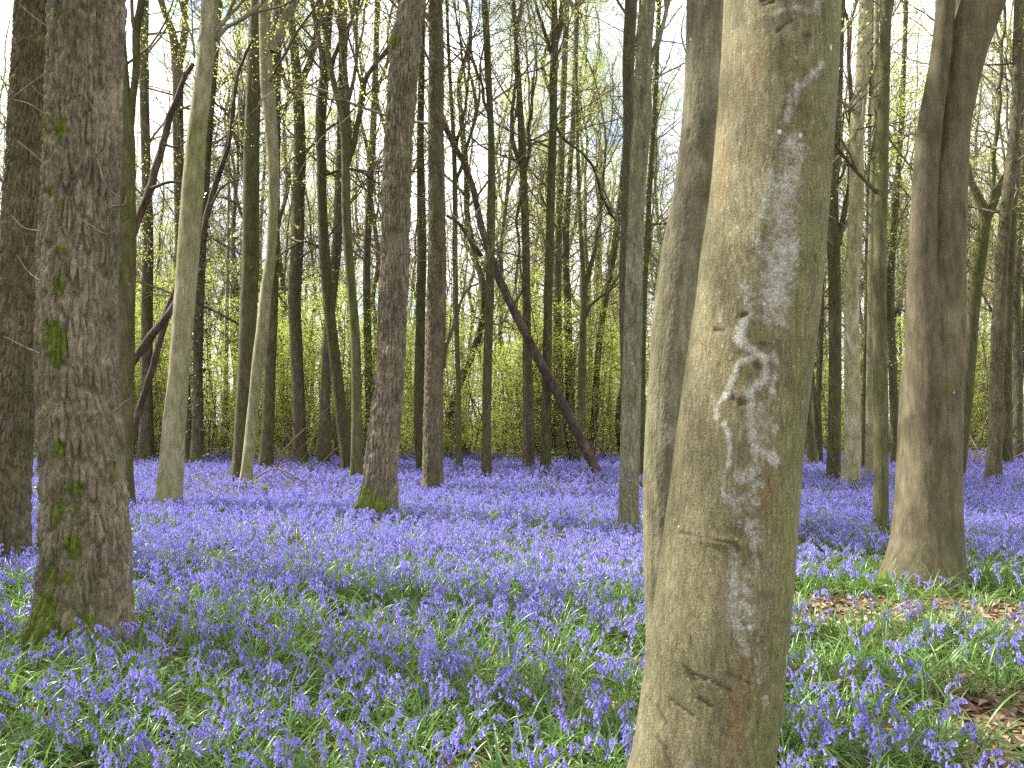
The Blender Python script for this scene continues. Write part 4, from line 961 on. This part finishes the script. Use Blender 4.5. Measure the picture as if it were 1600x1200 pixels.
def bluebell(seed):
    r = np.random.default_rng(seed)
    H = r.uniform(0.25, 0.36); n = 9; t = np.linspace(0, 1, n)
    bend = r.uniform(0.05, 0.09)
    x = 0.02 * t + bend * np.clip((t - 0.55) / 0.45, 0, 1) ** 2; z = H * t - 0.035 * np.clip((t - 0.7) / 0.3, 0, 1) ** 2.2
    P = np.column_stack([x, 0.01 * np.sin(3 * t), z]); rad = 0.0024 * (1 - 0.55 * t)
    br = [(P, rad)]
    nb = int(r.integers(9, 15)); BV, BQ, BT, o = [], [], [], 0
    for j in range(nb):
        f = 0.66 + 0.34 * j / (nb - 1); p = np.array([np.interp(f, t, P[:, k]) for k in range(3)])
        a = r.uniform(-1.7, 1.7); out = np.array([math.cos(a), math.sin(a), 0])
        q = p + out * r.uniform(0.009, 0.021) * (1.3 - 0.5 * j / nb) + np.array([0, 0, 0.004])
        br.append((np.array([p, (p + q) / 2 + np.array([0, 0, 0.004]), q]), np.array([.001, .0009, .0008])))
        ax = np.array([0, 0, -1.0]) + out * r.uniform(0.15, 0.7)
        L = r.uniform(0.0185, 0.024) * (1 - 0.25 * j / nb); V, Fq, Ft = bell(r, q, ax, L, L * 0.215)
        BV.append(V); BQ.append(Fq + o); BT.append(Ft + o); o += len(V)
    SV, SF = tubes(br, 4)
    return (SV, SF), (np.concatenate(BV), np.concatenate(BQ), np.concatenate(BT), np.repeat(r.random(nb), 30))
def strap(r, L, w, lean, az, n=7, droop=1.0):
    """keeled arching strap leaf"""
    t = np.linspace(0, 1, n); ang = lean + droop * t ** 1.5
    dx = np.cumsum(np.sin(ang)) * L / n; dz = np.cumsum(np.cos(ang)) * L / n
    ww = w * np.clip(np.sin(np.pi * (0.12 + 0.88 * t)) ** 0.6, 0.02, 1) * 0.5; ww[-1] = w * 0.04
    tw = r.normal(0, 0.5) * t
    ca, sa = math.cos(az), math.sin(az)
    c = np.column_stack([dx * ca, dx * sa, dz]); side = np.column_stack([-sa * np.cos(tw), ca * np.cos(tw), np.sin(tw)])
    up = np.column_stack([-np.cos(ang) * ca, -np.cos(ang) * sa, np.sin(ang)])
    V = np.stack([c + side * ww[:, None] + up * ww[:, None] * .5, c, c - side * ww[:, None] + up * ww[:, None] * .5], 1).reshape(-1, 3)
    F = []
    for i in range(n - 1):
        for k in (0, 1): F.append((i * 3 + k, i * 3 + k + 1, i * 3 + 4 + k, i * 3 + 3 + k))
    return V, np.array(F)
def tuft(seed, k, Lr=(0.2, 0.36), w=(0.007, 0.013)):
    r = np.random.default_rng(seed); Vs, Fs, va, o = [], [], [], 0
    for j in range(k):
        V, F = strap(r, r.uniform(*Lr), r.uniform(*w), r.uniform(0.15, 0.75), r.uniform(0, 6.283), droop=r.uniform(0.3, 1.6))
        V = V + np.array([r.normal(0, .02), r.normal(0, .02), -0.01]); Vs.append(V); Fs.append(F + o); va.append(np.full(len(V), r.random())); o += len(V)
    return np.concatenate(Vs), np.concatenate(Fs), np.concatenate(va)
BELLS = []; B_STEM, B_SPIKE = [], []
for s in range(8):
    (SV, SF), (BV, BQ, BT, bva) = bluebell(500 + s)
    B_STEM.append(mesh('stem', SV, SF, True, {'var': np.full(len(SV), 0.5)}, [M['stem']]))
    B_SPIKE.append(mesh('flower_spike', BV, [BQ, BT], True, {'var': bva}, [M['petal']]))
    V = np.concatenate([SV, BV]); va = np.concatenate([np.full(len(SV), .5), bva])
    BELLS.append(mesh('bluebell_plant', V, [np.concatenate([SF, BQ + len(SV)]), BT + len(SV)], True, {'var': va}, [M['stem'], M['petal']], [0] * len(SF) + [1] * (len(BQ) + len(BT))))
TUFTS = [mesh('leaf_tuft', *tuft(600 + s, 9)[:2], True, {'var': tuft(600 + s, 9)[2]}, [M['blade']]) for s in range(7)]
B_LEAF = [mesh('leaf', *(lambda q: (q[0], q[1]))(tuft(650 + s, 1)), True, {'var': tuft(650 + s, 1)[2]}, [M['blade']]) for s in range(6)]
def dleaf(seed):
    r = np.random.default_rng(seed); n, m = 6, 3; t = np.linspace(0, 1, n); L = 0.06; w = 0.017 * np.sin(np.pi * np.clip(t * .96 + .02, 0, 1)) ** .7
    c1, c2 = r.uniform(-2.2, 2.4), r.uniform(-1.2, 1.8); V = []
    for i in range(n):
        for k in (-1, 0, 1): V.append((L * (t[i] - .5), w[i] * k, 0.012 * c1 * (t[i] - .5) ** 2 * 4 + w[i] * abs(k) * 0.6 * c2 + 0.006 + r.normal(0, .001)))
    F = [(i * 3 + k, i * 3 + k + 1, i * 3 + 4 + k, i * 3 + 3 + k) for i in range(n - 1) for k in (0, 1)]
    return mesh('dead_leaf', np.array(V), np.array(F), True, mats=[M['litter']])
DLEAF = [dleaf(700 + s) for s in range(6)]

# where flowers and bare litter lie
def clearing(x, y):
    px, py = proj(np.column_stack([x, y, 0 * x]))
    n_ = fbm(np.column_stack([x * 1.7, y * 1.7, 0 * x]), 4, 3) - 0.5
    def el(cx, cy, rx, ry, rot=0.0):
        c, s = math.cos(rot), math.sin(rot); a, b = (x - cx), (y - cy)
        return np.hypot((a * c + b * s) / rx, (-a * s + b * c) / ry)
    d = np.minimum.reduce([el(2.65, 6.2, 0.95, 0.62), el(4.3, 5.95, 1.4, 0.62, -0.1), el(2.75, 3.85, 0.6, 0.6), el(2.35, 3.35, 0.5, 0.3), el(3.6, 4.6, .5, .3), el(0.42, 4.05, 0.28, 0.16), el(-0.22, 3.45, 0.3, 0.12), el(0.75, 3.4, .3, .2)])
    return 1 - sstep(0.7, 1.25, d + n_ * 0.9)
fr = np.random.default_rng(31)
def wedge(n_per_m2, y0, y1, k=0.76, pad=1.2):
    A = (y1 ** 2 - y0 ** 2) * k + 2 * pad * (y1 - y0); n = int(A * n_per_m2)
    y = np.sqrt(fr.uniform(y0 ** 2, y1 ** 2, n)); x = fr.uniform(-1, 1, n) * (k * y + pad)
    return x, y
TB = np.array([(t[1].base[0], t[1].base[1], t[1].R[0] * 1.05) for t in TREES])
def clear_of_trunks(x, y, m=0.02):
    ok = np.ones(len(x), bool)
    for a, b, c in TB: ok &= (x - a) ** 2 + (y - b) ** 2 > (c + m) ** 2
    return ok
def edge(x, y):
    return y < 27.5 + 2.2 * (fbm(np.column_stack([x * .35, y * .2, 0 * x]), 9, 3) - .5) * 2
def flower_density(x, y):
    q = np.column_stack([x, y, 0 * x])
    big = fbm(q * 0.8, 12, 3); small = fbm(q * 2.6, 15, 2)
    d = sstep(0.28, 0.62, 0.55 * big + 0.45 * small)
    d = 0.22 + 0.9 * d
    near = sstep(3.0, 7.0, y); d = d * (0.72 + 0.28 * near)
    d = np.where(y > 9, np.maximum(d, 0.5 + 0.5 * sstep(9, 14, y) * 0.9), d)
    d = d * np.where((x > 1.2) & (y < 5.6), 0.75, 1.0)
    # greener ground by the oak foot, right beech foot and the dip behind the big beech
    for cx, cy, rx, ry, a in [(-2.75, 4.75, 0.9, 0.45, .6), (-1.9, 4.6, 0.7, .5, .5), (3.6, 6.75, 1.2, 0.5, .85), (3.0, 8.7, .7, .9, .6), (0.5, 3.9, 0.8, 0.4, .5)]:
        d = d * (1 - a * np.exp(-(((x - cx) / rx) ** 2 + ((y - cy) / ry) ** 2)))
    return d * (1 - 0.96 * clearing(x, y))
X, Y = wedge(150, 2.0, 14.0); X2, Y2 = wedge(72, 14.0, 30.0)
X, Y = np.concatenate([X, X2]), np.concatenate([Y, Y2])
k = (fr.random(len(X)) < flower_density(X, Y)) & clear_of_trunks(X, Y) & edge(X, Y)
X, Y = X[k], Y[k]
# the three hundred that show largest become plants of their own
PX, PY = proj(np.column_stack([X, Y, gz(X, Y) + 0.2]))
vis = (PX > 4) & (PX < 1596) & (PY < 1210) & ~((PX > 985) & (PX < 1225) & (Y > 2.4)) & (Y > 2.7)
order = np.argsort(np.where(vis, Y, 1e9))[:300]
solo = np.zeros(len(X), bool); solo[order] = True
rx, ry = X[~solo], Y[~solo]; n = len(rx)
rot = np.column_stack([fr.normal(0, .13, n), fr.normal(0, .13, n), fr.uniform(0, 6.283, n)])
sc = fr.uniform(0.78, 1.18, n) * np.where(ry > 14, 1.12, 1.0)
carpet = gn_scatter('bluebell_carpet', np.column_stack([rx, ry, gz(rx, ry)]), rot, sc, fr.integers(0, len(BELLS), n), kit('bluebell_kit', BELLS))
tag(carpet, 'violet-blue bluebells carpeting the whole woodland floor', 'bluebells')
print('bluebells', n)
def bell_zone(px, y):
    if px < 215: return 'in front of the mossy oak'
    if px < 430: return 'right of the mossy oak foot, nearest the viewer'
    if px < 700: return 'in the green leaves at the bottom middle'
    if px < 1000: return 'just left of the foot of the large lichened beech'
    if px < 1420: return 'just right of the foot of the large lichened beech'
    return 'beside the leaf litter at the bottom right corner'
for j, i in enumerate(order):
    z = bell_zone(PX[i], Y[i]); tall = Y[i] < np.median(Y[order])
    lab = f"violet bluebell {z}, {'front row' if tall else 'second row'}"
    root = empty('bluebell', (X[i], Y[i], float(gz(X[i], Y[i]))), lab, 'bluebell', f"{'front' if tall else 'second row'} bluebells {z}"[:110], fr.uniform(0, 6.283))
    root.rotation_euler = (fr.normal(0, .12), fr.normal(0, .12), fr.uniform(0, 6.283)); root.scale = (fr.uniform(0.85, 1.2),) * 3
    s = j % len(B_STEM)
    link('stem', B_STEM[s], root); link('flower_spike', B_SPIKE[s], root)
    for q in range(3): link('leaf', B_LEAF[(j + q) % len(B_LEAF)], root, rot=(0, 0, fr.uniform(0, 6.28)))
# strap leaves
x, y = wedge(120, 1.8, 8.0); x2, y2 = wedge(44, 8.0, 15.0); x3, y3 = wedge(9, 15, 30)
x, y = np.concatenate([x, x2, x3]), np.concatenate([y, y2, y3])
k = (fr.random(len(x)) > 0.93 * clearing(x, y)) & (fr.random(len(x)) < 0.45 + 0.9 * fbm(np.column_stack([x * 2, y * 2, 0 * x]), 19, 2) ** 1.2) & clear_of_trunks(x, y, -0.03) & edge(x, y)
x, y = x[k], y[k]; n = len(x)
grass = gn_scatter('bluebell_leaves', np.column_stack([x, y, gz(x, y)]), np.column_stack([fr.normal(0, .12, n), fr.normal(0, .12, n), fr.uniform(0, 6.283, n)]), fr.uniform(0.65, 1.1, n), fr.integers(0, len(TUFTS), n), kit('leaf_kit', TUFTS))
tag(grass, 'glossy green strap leaves growing between the bluebells', 'leaves')
print('tufts', n)
# fallen leaves: 300 nearest in the clearing singly, the rest as litter
x, y = wedge(460, 2.2, 8.5); x2, y2 = wedge(14, 8.5, 30)
c = np.concatenate([clearing(x, y), clearing(x2, y2) * 0 + 1]); x, y = np.concatenate([x, x2]), np.concatenate([y, y2])
k = (fr.random(len(x)) < np.where(y < 8.5, 0.10 + 0.9 * c, 1)) & clear_of_trunks(x, y, 0)
x, y, c = x[k], y[k], c[k]; px, py = proj(np.column_stack([x, y, gz(x, y)]))
key = np.where((px > 1215) & (px < 1600) & (py < 1200) & (c > 0.5) & (y < 8.5), y, 1e9)
od = np.argsort(key)[:300]; one = np.zeros(len(x), bool); one[od] = True
for i in od:
    link('dead_leaf', DLEAF[int(fr.integers(len(DLEAF)))], ground, (x[i], y[i], float(gz(x[i], y[i])) + 0.004), (fr.normal(0, .4), fr.normal(0, .4), fr.uniform(0, 6.28)), fr.uniform(0.7, 1.35))
x, y = x[~one], y[~one]; n = len(x)
lit = gn_scatter('leaf_litter', np.column_stack([x, y, gz(x, y) + 0.003]), np.column_stack([fr.normal(0, .4, n), fr.normal(0, .4, n), fr.uniform(0, 6.283, n)]), fr.uniform(0.6, 1.3, n), fr.integers(0, len(DLEAF), n), kit('litter_kit', DLEAF))
tag(lit, 'brown fallen beech leaves littering the ground', 'leaf litter')
print('litter', n)

# ------------------------------------------------------------------ shrubs, sticks and brushwood
def shrub(px, py, d, label, kind=0, s=1.0, v=0, name='bramble_bush'):
    p = at(px, py, d)
    root = empty(name, (p[0], p[1], float(gz(p[0], p[1]))), label, 'bush', None, R_.uniform(0, 6.28)); root.scale = (s,) * 3
    link('stem', SHRUB[v][0], root); link('foliage', SHRUB[v][1][kind], root)
shrub(1332, 770, 15.2, 'small dark glossy holly sprig at the foot of the tall pale green beech', 1, 0.85, 0, 'holly_sprig')
shrub(1500, 760, 12.5, 'dark ivy clump against the right side of the fused brown beech', 1, 0.8, 1, 'ivy_clump')
shrub(1262, 815, 9.5, 'low dark green bramble beside the right edge of the large lichened beech', 0, 0.7, 2)
shrub(60, 760, 13.5, 'pale green leafy clump between the two left oaks', 0, 1.3, 1)
shrub(45, 700, 18, 'farther green clump seen between the two left oaks', 0, 1.6, 2)
shrub(300, 725, 21, 'light leafy undergrowth tuft right of the pale leaning beech foot', 0, 1.0, 0)
shrub(225, 735, 19.5, 'leafy undergrowth tuft left of the pale leaning beech foot', 0, 0.9, 1)
shrub(470, 735, 19.0, 'green leafy sprig at the foot of the ivy-flecked trunk', 0, 0.8, 2)
shrub(680, 775, 13.9, 'dark sprig at the foot of the dark straight oak', 1, 0.45, 2, 'ivy_clump')
def brushwood(px, d, label, n, seed, w=1.0, h=1.3):
    p = at(px, 720, d); r = np.random.default_rng(seed)
    root = empty('brushwood_pile', (p[0], p[1], 0), label, 'brushwood')
    for j in range(n):
        a = np.array([r.normal(0, .5 * w), r.normal(0, .4), 0.02]); L = r.uniform(0.8, 2.1) * h
        d_ = nrm(np.array([r.normal(0, 1), r.normal(0, .6), r.uniform(.3, 1.3)]))
        b = a + d_ * L; m_ = (a + b) / 2 + r.normal(0, .1, 3); t = np.linspace(0, 1, 9)[:, None]
        P = (1 - t) ** 2 * a + 2 * t * (1 - t) * m_ + t * t * b
        V, F = tubes([(P, r.uniform(.010, .028) * (1 - .6 * t[:, 0]))], 6)
        link('stick', mesh('stick', V, F, True, mats=[M['stick']]), root)
brushwood(438, 21.5, 'heap of pale dead sticks propped between the bent trunk and the ivy-flecked trunk', 22, 3)
brushwood(1528, 23, 'tangle of brown brushwood behind the V-forked mossy trunk', 26, 4, 1.2)
brushwood(320, 24, 'scatter of bare pale sticks behind the pale leaning beech', 14, 5, 1.4, 1.2)
def stick(label, pts, d, mat='stick', name='fallen_stick', d2=None):
    p = at(*pts[0][:2], d); root = empty(name, (p[0], p[1], float(gz(p[0], p[1]))), label, 'stick')
    for i, l in enumerate(pts[3] if False else [pts]): px_limb(root, l, d, M[mat], 'stick', n=6, d2=d2)
    return root
f = stick('thin dark fallen twig lying on the bluebells below the bent streaky trunk', [(402, 745, 2.5), (425, 733, 3), (452, 742, 2.5), (478, 756, 1.5)], 15.0, 'twig', 'fallen_twig')
px_limb(f, [(430, 735, 2), (445, 726, 1.5), (470, 735, 1)], 15.0, M['twig'], 'twig', n=5); px_limb(f, [(440, 738, 2), (462, 752, 1.5), (488, 762, 1)], 15.0, M['twig'], 'twig', n=5)
stick('short pale broken stick lying in the leaves right of the large lichened beech foot', [(1252, 1133, 9), (1262, 1126, 8), (1275, 1118, 6)], 3.95)
stick('dark purple bramble shoot arching over the bluebells left of the fused brown beech', [(1270, 905, 2.5), (1290, 890, 2.5), (1312, 875, 2), (1328, 868, 1.4)], 7.6, 'dead', 'bramble_shoot')
stick('thin upright dark shoot in the bluebells right of the large lichened beech', [(1288, 925, 2.5), (1284, 890, 2), (1290, 855, 1.3)], 7.3, 'dead', 'bramble_shoot')
stick('thin bent dark twig in the flowers right of the large lichened beech', [(1265, 990, 2.5), (1280, 1003, 2.2), (1298, 1018, 1.6)], 5.6, 'twig', 'fallen_twig')

# the wood going on behind and to the sides, beyond where trees can be told apart
wr = np.random.default_rng(41); px_, rot_, sc_, id_ = [], [], [], []
kits = []
for tm, cm, fm in WOOD: kits += [tm, cm]
for sm, fm in SAPL: kits += [sm, fm]
kc = kit('wood_kit', kits)
names = sorted(o.name for o in kc.objects); pos = {o.data.name: names.index(o.name) for o in kc.objects}
for j in range(270):
    if j < 150: y = 52 + 40 * wr.random(); x = wr.uniform(-0.85, 0.85) * y
    else:
        a = wr.uniform(0, 6.283); rr = wr.uniform(9, 45); x, y = rr * math.cos(a), rr * math.sin(a)
        if abs(x) < 0.85 * y + 2 : continue
    q = (0, 0, wr.uniform(0, 6.28)); s = wr.uniform(0.8, 1.15)
    for me_ in WOOD[int(wr.integers(len(WOOD)))][:2]: px_.append((x, y, 0)); rot_.append(q); sc_.append(s); id_.append(pos[me_.name])
for j in range(230):
    y = 46 + 36 * wr.random(); x = wr.uniform(-0.85, 0.85) * y; q = (0, 0, wr.uniform(0, 6.28)); s = wr.uniform(0.8, 1.5)
    for me_ in SAPL[int(wr.integers(len(SAPL)))]: px_.append((x, y, 0)); rot_.append(q); sc_.append(s); id_.append(pos[me_.name])
tag(gn_scatter('distant_woodland', px_, rot_, sc_, id_, kc), 'far wood of bare trunks and fresh green undergrowth closing the view', 'woodland')
print('unique triangles', TRIS[0], 'objects', len(scene.objects))
